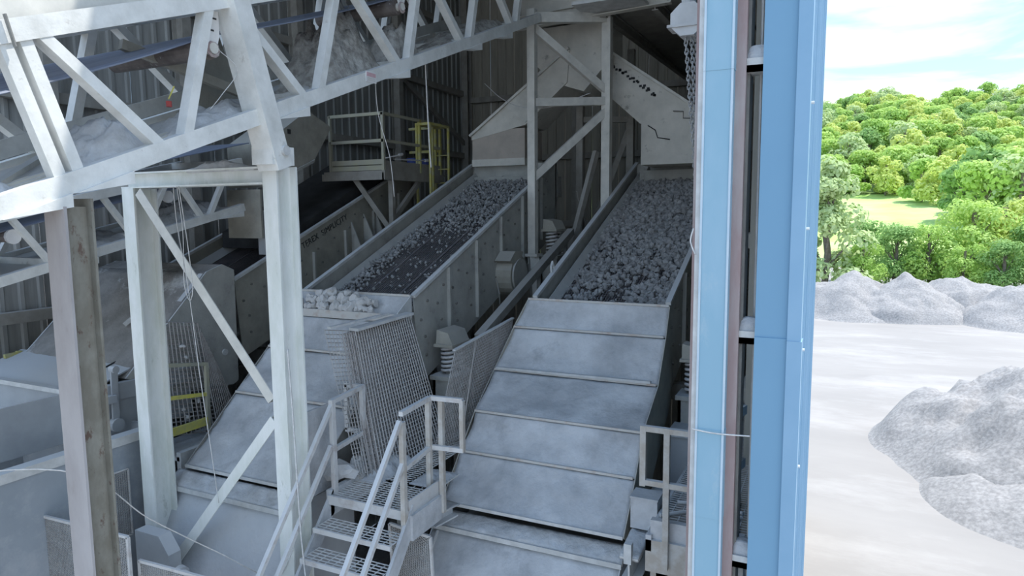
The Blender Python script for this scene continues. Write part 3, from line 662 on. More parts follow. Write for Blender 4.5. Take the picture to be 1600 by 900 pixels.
# return belt, carrying belt, rollers
def belt(t, xa, xb, ya, yb, f, sag, name):
    mb = MB(); n = 40; m_ = 6; vs = []
    for j in range(n+1):
        y = ya+(yb-ya)*j/n
        for i in range(m_+1): x = xa+(xb-xa)*i/m_; vs.append((x, y, f(y)-sag(x, y)))
    k = len(vs); vs += [(x, y, z-.012) for x, y, z in vs]; fs = []
    for j in range(n):
        for i in range(m_):
            q = j*(m_+1)+i; fs += [(q, q+1, q+m_+2, q+m_+1), (k+q, k+q+m_+1, k+q+m_+2, k+q+1)]
        q = j*(m_+1); fs += [(q, q+m_+1, k+q+m_+1, k+q), (q+m_, k+q+m_, k+q+2*m_+1, q+2*m_+1)]
    return mb.add(vs, fs).build(name, 'belt', t, True)
belt(c1, -6.5, -5.42, .6, 12.6, lambda y: zb1(y)+.84, lambda x, y: max(0, (x+6.5)/1.1)*.12*(math.sin(math.pi*min(1, max(0, (4.72-y)/4.2)))**.7 if y < 4.72 else math.sin(math.pi*((y-4.72) % 3)/3)*.3), 'return_belt')
belt(c1, -6.5, -5.42, .6, 13.2, lambda y: zb1(y)+1.62, lambda x, y: -.12*abs(x+5.96)**2, 'carrying_belt')
for y in (1.4, 4.66, 7.72, 10.72):
    zc = zb1(y)+.72
    ro_ = MB().tube((-6.6, y, zc), (-5.30, y, zc), .095, 16).build('return_roller', 'roller', c1)
    MB().tube((-5.30, y, zc), (-5.22, y, zc), .05, 12).build('roller_shaft', 'tower_steel', ro_)
    br = MB().poly([(-5.26, y-.085, zc+.34), (-5.26, y+.085, zc+.34), (-5.26, y+.085, zc+.12), (-5.26, y+.05, zc+.02), (-5.26, y-.05, zc+.02), (-5.26, y-.085, zc+.12)], (.02, 0, 0)).build('roller_bracket', 'paint_white', c1)
    MB().path([(-5.235, y+.06*math.cos(a), zc-.01+.06*math.sin(a)) for a in [k_*math.pi/5 for k_ in range(11)]], .016, 5).build('bearing_ring', 'primer_red', br)
    for dy, dz in ((-.04, .25), (.035, .27), (.0, .16)): MB().box(-5.242, -5.236, y+dy-.022, y+dy+.022, zc+dz-.008, zc+dz+.008).build('slot', 'black', br)
for y in (1.0, 2.2, 3.4, 4.6, 5.8, 7.0, 8.2, 9.4, 10.6):
    MB().tube((-6.5, y, zb1(y)+1.52), (-5.42, y, zb1(y)+1.52), .06, 10).build('carrying_idler', 'roller', c1)
    for x in (-6.55, -5.37): MB().box(x-.03, x+.03, y-.06, y+.06, zb1(y)+1.13, zb1(y)+1.5).build('idler_bracket', 'red' if abs(y-3.4) < .1 else 'tower_steel', c1)
MB().poly([(-5.31, .6, zb1(.6)+1.2), (-5.31, 11.8, zb1(11.8)+1.2), (-5.31, 11.8, zb1(11.8)+1.58), (-5.31, .6, zb1(.6)+1.58)], (-.015, 0, 0)).build('skirt_board', 'tower_steel', c1)
# toe plate, walkway pan and far handrail stubs
MB().bar((-6.68, 1.0, zb1(1.0)+.20), (-6.68, 11.8, zb1(11.8)+.17), .02, .16).build('toe_plate', 'white_steel', c1)
MB().slab((-6.66, .8, zb1(.8)+.02), (-5.9, .8, zb1(.8)+.02), (-5.9, 11.9, zb1(11.9)+.02), (-6.66, 11.9, zb1(11.9)+.02), .02).build('walkway_pan', 'tower_steel', c1)
for x in (-5.45, -5.62): MB().bar((x, .8, zb1(.8)+.03), (x, 11.9, zb1(11.9)+.03), .05, .05).build('stringer', 'tower_steel', c1)
MB().poly([(-6.1, 5.2, zb1(5.2)+.05), (-6.1, 5.75, zb1(5.75)+.05), (-6.1, 5.5, zb1(5.5)+.8), (-6.1, 5.15, zb1(5.2)+.8)], (.02, 0, 0)).build('skirt_panel', 'khaki_plate', c1)
MB().bar((-6.0, 4.3, zb1(4.3)+.9), (-5.75, 5.6, zb1(5.6)+.1), .07, .09).build('plank', 'khaki_plate', c1)
sg = MB().box(-5.089, -5.083, 6.72, 6.92, zb1(6.82)-.06, zb1(6.82)+.06).build('warning_sign', 'paint_white', c1)
MB().box(-5.083, -5.080, 6.735, 6.905, zb1(6.82)+.005, zb1(6.82)+.05).build('sign_band', 'sign_pink', sg)
for i in range(2): MB().box(-5.083, -5.080, 6.745, 6.89, zb1(6.82)-.02-.02*i, zb1(6.82)-.013-.02*i).build('sign_line', 'tower_steel', sg)
# head drive end
hd = thing('drive_station', (-4.9, 13.2, 12.6), 'conveyor head box with its support beam above the split chute', 'conveyor head')
MB().box(-5.9, -4.25, 12.9, 13.9, 12.85, 13.5).build('head_box', 'chute_grey', hd)
MB().ibeam((-6.0, 12.85, 12.72), (-2.9, 12.85, 12.84), .16, .24).build('head_beam', 'chute_grey', hd)
MB().box(-4.5, -3.35, 12.2, 12.9, 12.78, 13.3).build('drive_guard', 'chute_grey', hd)
MB().box(-4.55, -3.3, 12.15, 12.95, 12.72, 12.78).build('drive_base', 'rim_steel', hd)
for x in (-4.2, -3.2, -2.2): MB().ibeam((x, 12.9, 12.75), (x, 20.8, 12.9), .12, .2).build('walkway_beam', 'girt', hd)
MB().box(-4.2, -2.2, 12.9, 20.8, 12.9, 12.93).build('walkway_deck', 'girt', hd)
for z_ in (13.2, 13.7): MB().bar((-2.15, 12.9, z_), (-2.15, 20.8, z_), .05, .05).build('walkway_rail', 'girt', hd)

# left conveyor feeding the left screen
P3 = [3.0, 4.15, 5.3, 6.45, 7.6]
c3, zb3 = conveyor('shorter trussed conveyor at the left feeding the left screen', -8.9, -10.3, 4.637, 8.225, .237, .74, P3, 8.35, .12, .08, 1.15, .5)
belt(c3, -10.15, -9.05, 1.6, 8.7, lambda y: zb3(y)+.55, lambda x, y: 0, 'return_belt')
belt(c3, -10.15, -9.05, 1.6, 8.7, lambda y: zb3(y)+1.0, lambda x, y: 0, 'carrying_belt')
for y in (4.85, 7.0):
    MB().tube((-10.2, y, zb3(y)+.47), (-8.98, y, zb3(y)+.47), .07, 12).build('return_roller', 'roller', c3)
    MB().tube((-8.98, y, zb3(y)+.47), (-8.94, y, zb3(y)+.47), .09, 12).build('bearing', 'paint_white', c3)
MB().slab((-10.25, 1.6, zb3(1.6)), (-9.1, 1.6, zb3(1.6)), (-9.1, 8.4, zb3(8.4)), (-10.25, 8.4, zb3(8.4)), .02).build('walkway_pan', 'tower_steel', c3)
for y in (5.6, 8.1): MB().poly([(-8.96, y-.3, zb3(y-.3)-.06), (-8.96, y+.2, zb3(y+.2)-.05), (-8.96, y+.2, zb3(y+.2)-.14)], (.14, 0, 0)).build('gusset_plate', 'white_steel', c3)

# dust heaped along the conveyors
zf1 = lambda x, y: zb1(y)+.03
mound('dust_pile', -6.1, -5.3, 6.2, 7.6, zf1, .78, 'brown_dust', 'tallest peaked heap of brown dust inside the overhead conveyor', seed=1, peaks=4)
mound('dust_pile', -5.85, -5.25, 7.5, 8.3, zf1, .55, 'brown_dust', 'pointed grey dust heap beside the tallest heap in the overhead conveyor', seed=2, peaks=2)
mound('dust_pile', -5.9, -5.25, 3.35, 4.2, zf1, .32, 'dust', 'lumpy pale dust heap in the overhead conveyor above the brown post', seed=3, peaks=5)
mound('dust_pile', -5.9, -5.25, 4.3, 5.6, zf1, .16, 'dust', 'low dust drift in the overhead conveyor beside the leaning leg', seed=4, peaks=4)
mound('dust_pile', -5.9, -5.25, 2.2, 3.0, zf1, .30, 'dust', 'pale dust heap in the overhead conveyor at the left picture edge', seed=5, peaks=4)
mound('dust_pile', -5.95, -5.25, 8.6, 11.4, zf1, .2, 'brown_dust', 'long dust drift near the top of the overhead conveyor', seed=6, peaks=6)
zf3 = lambda x, y: zb3(y)+.01
mound('dust_pile', -9.9, -9.0, 5.4, 6.7, zf3, .16, 'dust', 'low dust drift inside the left conveyor', seed=7, peaks=4)
mound('dust_pile', -9.9, -9.0, 6.9, 8.3, zf3, .28, 'dust', 'dust heaped at the head of the left conveyor', seed=8, peaks=5)

# ================================================================ SUPPORT BENT AND POSTS
bt = thing('support_bent', (-6.3, 5.45, 0), 'white braced two-post steel bent carrying the overhead conveyor', 'steel frame')
MB().ibeam((-7.45, 5.45, 0), (-7.45, 5.45, 9.3), .20, .31, (0, 1, 0), .022).build('post', 'post_steel', bt)
MB().ibeam((-5.26, 5.45, 0), (-5.26, 5.45, 9.48), .19, .30, (0, 1, 0), .022).build('post', 'post_steel', bt)
MB().ibeam((-7.56, 5.40, 9.39), (-5.36, 5.40, 9.39), .20, .18, (0, 0, 1), .018).build('cross_beam', 'post_steel', bt)
MB().angle((-7.28, 5.36, 9.26), (-5.38, 5.36, 7.02), .12, (0, 1, 0)).build('brace', 'tower_steel', bt)
MB().angle((-5.36, 5.36, 6.80), (-7.25, 5.36, 4.62), .12, (0, 1, 0)).build('brace', 'post_steel', bt)
MB().bar((-5.15, 5.28, 9.45), (-5.15, 4.62, 11.6), .2, .27, (1, 0, 0)).build('leaning_leg', 'white_steel', bt)
MB().box(-5.30, -5.03, 5.12, 5.42, 9.48, 9.66).build('bearing_block', 'white_steel', bt)
MB().tube((-5.05, 5.27, 9.62), (-4.98, 5.27, 9.62), .05, 12).build('pin', 'rim_steel', bt)
mound('dust_pile', -6.5, -5.5, 5.33, 5.47, lambda x, y: 9.48, .10, 'dust', 'small dust heaps lying on the beam of the white bent', seed=9, peaks=6, n=30)
bp = thing('support_post', (-5.17, 3.2, 0), 'rusty brown steel column under the overhead conveyor at the left', 'column')
MB().box(-5.29, -5.05, 3.09, 3.11, 0, 9.06).build('front_flange', 'mauve_post', bp)
MB().box(-5.14, -5.11, 3.11, 3.29, 0, 9.06).build('web', 'brown_post', bp)
MB().box(-5.29, -5.05, 3.29, 3.31, 0, 9.12).build('rear_flange', 'brown_post', bp)

# ================================================================ FEED TOWER AND SPLIT CHUTE
tw = thing('feed_tower', (-4.7, 12.6, 0), 'pale steel tower frame between the middle and right screens', 'steel frame')
A_, B_ = (-5.27, 12.0), (-4.17, 13.1)
MB().bar((*A_, 8.0), (*A_, 12.7), .15, .15, (0, 1, 0)).build('post', 'tower_steel', tw)
MB().bar((*B_, 7.2), (*B_, 12.7), .17, .17, (0, 1, 0)).build('post', 'tower_steel', tw)
MB().bar((*A_, 12.55), (*B_, 12.68), .15, .18).build('cross_beam', 'tower_steel', tw)
MB().bar((*A_, 11.02), (*B_, 11.12), .12, .15).build('cross_beam', 'tower_steel', tw)
MB().bar((*A_, 12.4), (B_[0], B_[1], 11.3), .10, .14).build('brace', 'tower_steel', tw)
MB().bar((*A_, 9.62), (B_[0], B_[1], 10.95), .10, .14).build('brace', 'tower_steel', tw)
MB().box(A_[0]-.14, A_[0]+.14, A_[1]-.14, A_[1]+.14, 8.14, 8.19).build('base_plate', 'tower_steel', tw)
MB().bar((*A_, 8.15), (A_[0]+.25, A_[1]-.3, 6.6), .18, .18).build('foot', 'tower_steel', tw)
MB().box(A_[0]-.03, A_[0]+.4, A_[1]-.4, A_[1]-.1, .06, 6.7).build('lower_column', 'dark_steel', tw)
for (x, y) in ((-5.25, 14.6), (-4.25, 15.1)): MB().bar((x, y, .06), (x, y, 12.5), .15, .15, (0, 1, 0)).build('rear_post', 'girt', tw)
MB().bar((-5.25, 14.6, 11.0), (-4.25, 15.1, 11.0), .1, .12).build('cross_beam', 'girt', tw)
MB().bar((-5.2, 14.6, 8.0), (-4.3, 15.1, 10.8), .08, .12).build('brace', 'girt', tw)
MB().bar((-4.9, 12.6, 7.6), (-4.55, 13.6, 10.2), .09, .12).build('brace', 'girt', tw)
MB().bar((-3.9, 14.3, 9.2), (-3.7, 15.4, 10.6), .08, .12).build('brace', 'girt', tw)
MB().tube((-4.9, 13.4, 9.4), (-4.55, 14.0, 7.5), .02, 6).build('conduit', 'girt', tw)

sc = thing('split_chute', (-4.9, 13.7, 10), 'dusty two-legged chute splitting the feed to the middle and right screens', 'chute')
D_ = 1.1
MB().poly([(-5.80, 13.4, 12.72), (-4.28, 13.4, 12.74), (-4.28, 13.4, 11.9), (-4.75, 13.4, 11.4), (-5.35, 13.4, 11.6), (-5.80, 13.4, 12.0)], (0, D_, 0)).build('hopper_body', 'chute_grey', sc)
lg = MB().poly([(-5.05, 13.36, 12.25), (-7.326, 13.36, 10.63), (-7.326, 13.36, 10.55), (-6.03, 13.36, 10.81), (-5.1, 13.36, 11.6)], (0, D_, 0)).build('left_leg', 'chute_grey', sc)
MB().bar((-5.05, 13.33, 12.27), (-7.35, 13.33, 10.64), .06, .05).build('edge_angle', 'tower_steel', lg)
MB().poly([(-6.5, 13.34, 11.22), (-5.95, 13.34, 11.61), (-5.55, 13.34, 11.22), (-6.03, 13.34, 10.85)], (0, .03, 0)).build('patch_plate', 'tower_steel', lg)
MB().box(-7.31, -6.05, 13.37, 14.3, 10.12, 10.75).build('left_spout', 'chute_tan', sc)
MB().box(-7.32, -6.05, 13.36, 14.3, 9.98, 10.13).build('spout_skirt', 'chute_grey', sc)
rl = MB().poly([(-4.55, 13.9, 12.35), (-2.25, 13.9, 10.72), (-2.25, 13.9, 10.6), (-3.72, 13.9, 10.75), (-4.55, 13.9, 11.5)], (0, D_, 0)).build('right_leg', 'chute_grey', sc)
MB().bar((-4.55, 13.87, 12.37), (-2.25, 13.87, 10.74), .06, .05).build('edge_angle', 'tower_steel', rl)
r = random.Random(3)
for i in range(26):
    u = .10+.42*i/26+r.uniform(-.012, .012); x = -4.55+2.3*u; z = 12.35-1.63*u-.16-r.uniform(0, .08)-.1*u; MB().box(x-.025, x+.025*r.uniform(.5, 1.4), 13.893, 13.90, z-.022, z+.022).build('worn_hole', 'black', rl)
MB().box(-3.69, -2.1, 13.88, 14.9, 9.92, 10.80).build('right_spout', 'chute_grey', sc)
MB().path([(-3.05, 13.87, 10.95), (-2.85, 13.87, 10.93), (-2.85, 13.87, 10.8), (-2.6, 13.87, 10.78)], .008, 4).build('crack', 'black', rl)
MB().path([(-3.55, 13.865, 10.7), (-3.4, 13.865, 10.6), (-3.35, 13.865, 10.45), (-3.1, 13.865, 10.4)], .010, 4).build('crack', 'black', rl)
# feed end pans on top of the decks
MB().box(-7.3, -5.55, 13.4, 14.2, 9.3, 9.75).build('feed_box', 'screen_plate', sc)
MB().box(-3.9, -2.15, 14.6, 15.2, 9.4, 9.85).build('feed_box', 'screen_plate', sc)

# ================================================================ SPRING MOUNTS
def spring_mount(label, x, y, zb, h, base_z, n=2, cap=True, dirx=1):
    t = thing('spring_mount', (x, y, base_z), label, 'spring mount')
    for k in range(n):
        cy = y+k*.24; mb = MB(); turns = 6; pts = []
        for i in range(turns*14+1): a = i/14*2*math.pi; pts.append((x+.105*math.cos(a), cy+.105*math.sin(a), zb+.02+(h-.04)*i/(turns*14)))
        mb.path(pts, .021, 6).build('coil_spring', 'rail_steel', t, True)
        MB().tube((x, cy, zb), (x, cy, zb+h), .06, 10).build('spring_core', 'dark_steel', t)
    ym = y+.12*(n-1)
    MB().box(x-.16, x+.16, y-.17, y+.17+.24*(n-1), zb+h, zb+h+.04).poly([(x-.14, y-.13, zb+h+.04), (x+.14, y-.13, zb+h+.04), (x+.05, y-.1, zb+h+.2), (x-.14, y-.1, zb+h+.24)], (0, .26+.24*(n-1), 0)).build('spring_cap', 'khaki_plate', t)
    MB().box(x-.2, x+.2, y-.22, y+.22+.24*(n-1), zb-.06, zb).build('spring_seat', 'screen_plate', t)
    pd = MB().box(x-.17, x+.17, y-.18, y+.0, base_z, zb-.06).box(x-.17, x-.13, y-.18, y+.18+.24*(n-1), base_z, zb-.06).box(x+.12, x+.17, y-.0, y+.2+.24*(n-1), base_z, zb-.06).build('pedestal', 'screen_plate', t)
    MB().tube((x+.165, y+.12, zb-.22), (x+.175, y+.12, zb-.22), .06, 12).tube((x+.165, y+.12, zb-.5), (x+.175, y+.12, zb-.5), .06, 12).build('cutout', 'black', pd)
    return t
spring_mount('front pair of coil springs on a pedestal beside the middle screen', -5.12, 8.55, 6.62, .42, 5.83)
spring_mount('rear pair of coil springs behind the tower post beside the middle screen', -5.02, 12.35, 8.15, .46, 7.3)
spring_mount('coil spring on a pedestal right of the right screen', -1.72, 9.40, 6.48, .46, 5.6, n=1)

# inclined square guard tube between the screens
tb = thing('guard_tube', (-4.75, 8.6, 5.83), 'dark inclined square tube running up between the screens', 'guard')
MB().bar((-4.72, 8.75, 7.14), (-4.72, 12.6, 8.60), .13, .13).build('tube', 'dark_steel', tb)
for y in (9.3, 11.0, 12.3): MB().bar((-4.72, y, 5.0), (-4.72, y, 7.14+(y-8.75)*.379), .06, .06, (0, 1, 0)).build('upright', 'dark_steel', tb)

# ================================================================ PLATFORM WITH YELLOW RAILS
pf = thing('service_platform', (-8.7, 12.2, 8), 'small steel service platform with cream and yellow guard rails', 'platform')
PX0, PX1, PY0, PY1, PZ = -9.40, -8.1, 11.18, 13.3, 9.84
MB().box(PX0-.15, PX1+.06, PY0-.05, PY1+.1, PZ-.06, PZ-.02).build('deck', 'girt', pf)
grating(MB(), PX0, PX1, PY0, PY1, PZ).build('deck_grating', 'dark_steel', pf, kind='stuff')
MB().box(PX0-.2, PX1+.04, PY0-.06, PY0, PZ-.20, PZ-.06).build('edge_beam', 'girt', pf)
MB().box(PX1, PX1+.06, PY0-.06, PY1, PZ-.20, PZ-.06).build('edge_beam', 'girt', pf)
for x, y, m in ((PX0, PY0, 'cream_rail'), (PX1, PY0, 'cream_rail'), (PX1, PY0+1.3, 'yellow_rail'), (PX1, PY1, 'yellow_rail')):
    MB().bar((x, y, PZ-.06), (x, y, PZ+1.1), .055, .055, (0, 1, 0)).build('rail_post', m, pf)
for z in (1.08, .56):
    MB().bar((PX0, PY0, PZ+z), (PX1+.04, PY0, PZ+z), .055, .06).build('rail', 'cream_rail', pf)
    MB().bar((PX1, PY0, PZ+z), (PX1, PY1, PZ+z), .05, .055).build('rail', 'cream_rail', pf)
    MB().bar((PX0+.5, PY1, PZ+z-.05), (PX1, PY1, PZ+z-.05), .05, .055).build('rail', 'yellow_rail', pf)
for z0_, z1_ in ((.02, .10), (.115, .20)): MB().box(PX0+.02, PX1, PY0-.012, PY0+.012, PZ+z0_-.03, PZ+z1_).build('toe_board', 'cream_rail', pf)
MB().box(PX1-.012, PX1+.012, PY0, PY1, PZ-.02, PZ+.18).build('toe_board', 'girt', pf)
for x, y in ((-8.15, 12.45), (-7.82, 12.45), (-8.15, 13.2), (-7.82, 13.2), (-7.98, 12.8)):
    MB().bar((x, y, PZ-1.6), (x, y, PZ+1.0), .045, .045, (0, 1, 0)).build('gate_post', 'yellow_rail', pf)
MB().box(-8.17, -7.80, 12.42, 13.22, PZ+.98, PZ+1.03).build('gate_top', 'yellow_rail', pf)
for i in range(7): MB().tube((-8.15, 13.2, PZ-1.4+i*.3), (-7.82, 13.2, PZ-1.4+i*.3), .014, 6).build('ladder_rung', 'yellow_rail', pf)
MB().bar((-8.95, 11.3, PZ-.1), (-8.15, 11.6, PZ-1.35), .08, .10).build('bracket', 'girt', pf)
MB().bar((-8.15, 11.5, PZ-.2), (-8.15, 11.5, 6.5), .10, .10, (0, 1, 0)).build('bracket_post', 'girt', pf)
MB().bar((-8.15, 11.5, PZ-1.0), (-8.15, 12.5, PZ-.2), .08, .10).build('bracket', 'girt', pf)
for i, (x, y) in enumerate(((-8.45, 12.75), (-8.33, 13.02))):
    t = thing('pail', (x, y, PZ), 'dark blue pail on the service platform, %s' % ('nearer the rail' if i == 0 else 'nearer the yellow ladder gate'), 'pail')
    MB().tube((x, y, PZ), (x, y, PZ+.3), .12, 16, .14).build('body', 'blue_pail', t)
    MB().tube((x, y, PZ+.3), (x, y, PZ+.325), .148, 16).build('lid', 'blue_pail', t)
t = thing('grease_gun', (-8.0, 11.7, PZ+.25), 'pale rod resting across the platform toe board', 'rod')
MB().tube((-8.06, 11.2, PZ+.22), (-7.95, 11.55, PZ+.30), .014, 6).build('shaft', 'rail_steel', t); MB().tube((-7.96, 11.5, PZ+.295), (-7.94, 11.6, PZ+.315), .028, 8).build('knob', 'rail_steel', t)
t = thing('pry_bar', (-8.0, 12.2, PZ+.22), 'long pale bar lying along the platform edge', 'bar')
MB().tube((-8.05, 11.5, PZ+.215), (-8.02, 12.6, PZ+.25), .013, 6).build('shaft', 'rail_steel', t); MB().tube((-8.02, 12.55, PZ+.25), (-8.02, 12.66, PZ+.26), .03, 8).build('knob', 'rail_steel', t)

# feed chute and plates of the left screen
fc = thing('feed_chute', (-9.3, 9.8, 8.8), 'broad grey-brown inclined chute side above the left screen', 'chute')
MB().poly([(-9.0, 9.0, 9.45), (-9.0, 10.2, 9.95), (-9.0, 10.75, 10.65), (-9.0, 10.1, 10.9), (-9.0, 9.0, 10.2)], (-.9, 0, 0)).build('chute_body', 'khaki_plate', fc)
MB().box(-9.03, -8.99, 9.55, 9.63, 10.42, 10.5).build('hole', 'black', fc)
MB().poly([(-8.99, 9.0, 9.45), (-8.99, 10.2, 9.95), (-8.99, 10.2, 10.0), (-8.99, 9.0, 9.50)], (.03, 0, 0)).build('edge_angle', 'screen_plate', fc)
pn = thing('end_panel', (-9.2, 8.64, 8.58), 'upright grey plate closing the head of the left conveyor', 'panel')
MB().box(-9.55, -8.78, 8.62, 8.66, 8.58, 9.40).build('plate', 'khaki_plate', pn); MB().box(-8.95, -8.80, 8.7, 9.2, 8.3, 9.05).box(-8.82, -8.79, 9.25, 9.4, 8.3, 8.85).build('side_flap', 'box_grey', pn)

# ================================================================ STAIR, LANDING, CATWALK
st = thing('stair', (-4.52, 5.2, 0), 'dusty steel stair with pipe handrails descending between the chutes', 'stair')
SX0, SX1, SZ = -5.06, -4.02, 5.83
for x in (SX0, SX1):
    MB().poly([(x, 5.86, SZ+.06), (x, 5.86, SZ-.22), (x, 3.9, SZ-2.55), (x, 3.65, SZ-2.55)], (.035*(1 if x == SX1 else -1), 0, 0)).build('stringer', 'dusty_plate', st)
for i in range(8):
    y1 = 5.80-i*.215-.03; z = SZ-.25*(i+1)
    tr_ = grating(MB(), SX0+.02, SX1-.02, y1-.27, y1, z, .10, .045).build('tread', 'rim_steel', st)
    MB().box(SX0+.01, SX1-.01, y1-.29, y1-.265, z-.05, z+.004).build('nosing', 'rail_steel', tr_)
MB().lumpy((SX0+.02, 5.02, SZ-.735), (SX1-.02, 5.02, SZ-.735), (SX1-.02, 5.32, SZ-.735), (SX0+.02, 5.32, SZ-.735), .01, 16, 6, .012, 6).build('dust_layer', 'dust', st, True)
def rail(t, pts, r=.024, m='rail_steel', nm='handrail'): return MB().path(pts, r, 8).build(nm, m, t)
def sq(t, a, b, w=.05, m='rail_steel', nm='handrail'): return MB().bar(a, b, w, w, (0, 1, 0) if abs(b[2]-a[2]) > max(abs(b[0]-a[0]), abs(b[1]-a[1])) else (0, 0, 1)).build(nm, m, t)
for x, dy in ((SX1+.0, 0), (SX0-.0, .17)):
    sl = 1.24
    sq(st, (x, 5.70+dy, SZ+1.02), (x, 3.9+dy, SZ+1.02-1.8*sl), .046)
    sq(st, (x, 5.74+dy*.6, SZ+.56), (x, 3.9+dy*.6, SZ+.56-1.84*sl), .046)
    for y in (4.35,): sq(st, (x, y, SZ-1.9), (x, y, SZ-.62), .05, nm='rail_post')
ld = thing('landing', (-4.55, 6.2, 0), 'grated landing and catwalk at the stair top with square tube railing', 'landing')
grating(MB(), SX0, SX1, 5.80, 6.42, SZ, .10, .05).build('landing_grating', 'rim_steel', ld, kind='stuff')
grating(grating(MB(), -5.25, -4.46, 6.42, 10.2, SZ, .10, .055), -4.46, -4.05, 6.42, 6.95, SZ, .1, .055).build('catwalk_grating', 'rim_steel', ld, kind='stuff')
MB().box(SX0-.02, SX1+.02, 5.77, 5.80, SZ-.10, SZ+.005).build('nosing', 'rail_steel', ld)
MB().box(SX1, SX1+.02, 5.8, 6.42, SZ-.2, SZ+.12).build('toe_board', 'rail_steel', ld)
MB().box(SX1-.02, SX1+.06, 5.8, 6.42, SZ-.32, SZ-.04).build('side_channel', 'dusty_plate', ld)
MB().box(SX0-.06, SX0, 5.8, 6.9, SZ-.25, SZ+.05).build('side_channel', 'dusty_plate', ld)
MB().box(SX1-.1, -3.98, 6.42, 6.45, SZ-.2, SZ+.1).build('toe_board', 'dusty_plate', ld)
for x, y in ((-4.4, 6.3), (-4.4, 9.5)): MB().box(x-.07, x+.07, y-.07, y+.07, .06, SZ-.05).build('leg', 'dark_steel', ld)
MB().box(-5.2, -5.05, 6.5, 10.2, SZ-.2, SZ-.03).build('beam', 'dark_steel', ld)
# right railing: posts and rails
for x, y, m in ((SX1, 5.74, 'rail_brown'), (SX1-.06, 6.34, 'rail_brown'), (-3.96, 6.42, 'rail_brown')): sq(ld, (x, y, SZ-.25), (x, y, SZ+1.09 if y > 6 else SZ+1.0), .055, m, 'rail_post')
sq(ld, (-3.69, 6.42, SZ+.5), (-3.69, 6.42, SZ+1.09), .05, 'rail_brown', 'rail_post')
for z in (1.09, .52):
    sq(ld, (SX1, 5.72, SZ+z-.04*(z < 1)), (SX1-.06, 6.36, SZ+z)); sq(ld, (SX1-.07, 6.38, SZ+z), (-3.68, 6.42, SZ+z))
# left railing
for x, y in ((SX0, 5.88), (-5.12, 6.50)): sq(ld, (x, y, SZ-.05), (x, y, SZ+1.08), .055, 'rail_steel', 'rail_post')
sq(ld, (-5.36, 6.5, SZ+.52), (-5.36, 6.5, SZ+1.08), .05, 'rail_steel', 'rail_post')
for z in (1.08, .52): sq(ld, (SX0, 5.86, SZ+z-.02), (-5.12, 6.52, SZ+z)); sq(ld, (-5.10, 6.50, SZ+z), (-5.38, 6.50, SZ+z))
MB().box(-5.33, -5.29, 5.6, 6.2, SZ-.05, SZ+.95).build('splash_plate', 'dusty_plate', ld)
# spilled rock and dust at the landing
for i, (x, y, z, s_) in enumerate(((-5.18, 6.15, SZ+.14, .17), (-5.13, 6.42, SZ+.1, .15), (-5.15, 6.75, SZ+.1, .16), (-5.02, 6.62, SZ+.06, .1))):
    inst(WR[i], 'fallen_rock', (x, y, z), (i*1.3, i*.7, i*2.1), (s_, s_*1.2, s_*.85), label='%s dusty fallen rock beside the left landing rail' % ('nearest', 'second', 'third', 'smallest')[i], category='rock')
mound('dust_pile', -5.2, -4.75, 6.3, 7.2, lambda x, y: SZ, .16, 'dust', 'dust drift on the landing at the foot of the woven screen panel', seed=12, peaks=4)
mound('dust_pile', -4.45, -4.06, 6.46, 6.95, lambda x, y: SZ, .08, 'dust', 'dust drift behind the railing left of the right chute', seed=13, peaks=3)
# steel block beside the right chute
bk = thing('beam_stub', (-4.2, 6.75, 5.2), 'dust covered steel beam end sticking out left of the right chute', 'beam')
MB().ibeam((-4.28, 6.62, 5.34), (-4.2, 7.02, 5.34), .2, .16).build('beam', 'dusty_plate', bk); MB().lumpy((-4.38, 6.60, 5.43), (-4.16, 6.56, 5.43), (-4.08, 7.0, 5.43), (-4.30, 7.02, 5.43), .02, 8, 12, .03, 6).build('dust_layer', 'dust', bk, True)

# ================================================================ WIRE MESH PANELS
def mesh_panel(name, label, a, b, c, d, sp, r, m, frame=None, cat='mesh panel', top=None):
    a, b, c, d = map(Vector, (a, b, c, d)); t = thing(name, (a+b)/2, label, cat)
    grid_wires(MB(), a, b, c, d, sp, r).build('wires', m, t, kind='stuff')
    if top: MB().bar(d+V(0, -.02, .01), c+V(0, .02, .01), *top).build('top_angle', 'rim_steel', t)
    if frame:
        for p, q in ((a, b), (b, c), (c, d), (d, a)): MB().bar(p, q, frame, frame).build('edge_bar', m, t)
    return t
g1 = mesh_panel('screen_panel', 'large stack of woven wire screen panels leaning on the middle chute', (-4.88, 6.50, SZ+.02), (-4.80, 7.86, SZ+.02), (-5.30, 7.80, 7.60), (-5.33, 6.66, 7.56), .052, .0085, 'wire_mesh', top=(.14, .035))
for i in range(1, 4):
    q = V(-.030*i, -.045*i, -.006*i); grid_wires(MB(), V(-4.88, 6.50, SZ+.02)+q, V(-4.80, 7.84, SZ+.02)+q, V(-5.30, 7.78, 7.58)+q, V(-5.33, 6.66, 7.54)+q, .052, .0085).build('layer_wires', 'rust_mesh', g1, kind='stuff')
grid_wires(MB(), (-4.99, 6.2, SZ+.1), (-4.97, 6.55, SZ+.05), (-5.40, 6.7, 7.54), (-5.46, 6.26, 7.62), .05, .006).build('rear_layer_wires', 'wire_mesh', g1, kind='stuff')
MB().bar((-5.42, 6.3, 7.64), (-5.36, 7.4, 7.66), .06, .025).build('rear_layer_angle', 'rim_steel', g1)
g2 = mesh_panel('screen_panel', 'narrow woven wire screen panel standing against the right chute', (-4.74, 7.50, SZ+.02), (-4.50, 8.9, SZ+.02), (-4.46, 9.35, 7.36), (-4.52, 7.70, 7.17), .042, .0065, 'wire_mesh', top=(.05, .02))
MB().bar((-4.62, 8.02, SZ), (-4.50, 8.25, 7.22), .02, .02).build('stay', 'wire_mesh', g2)
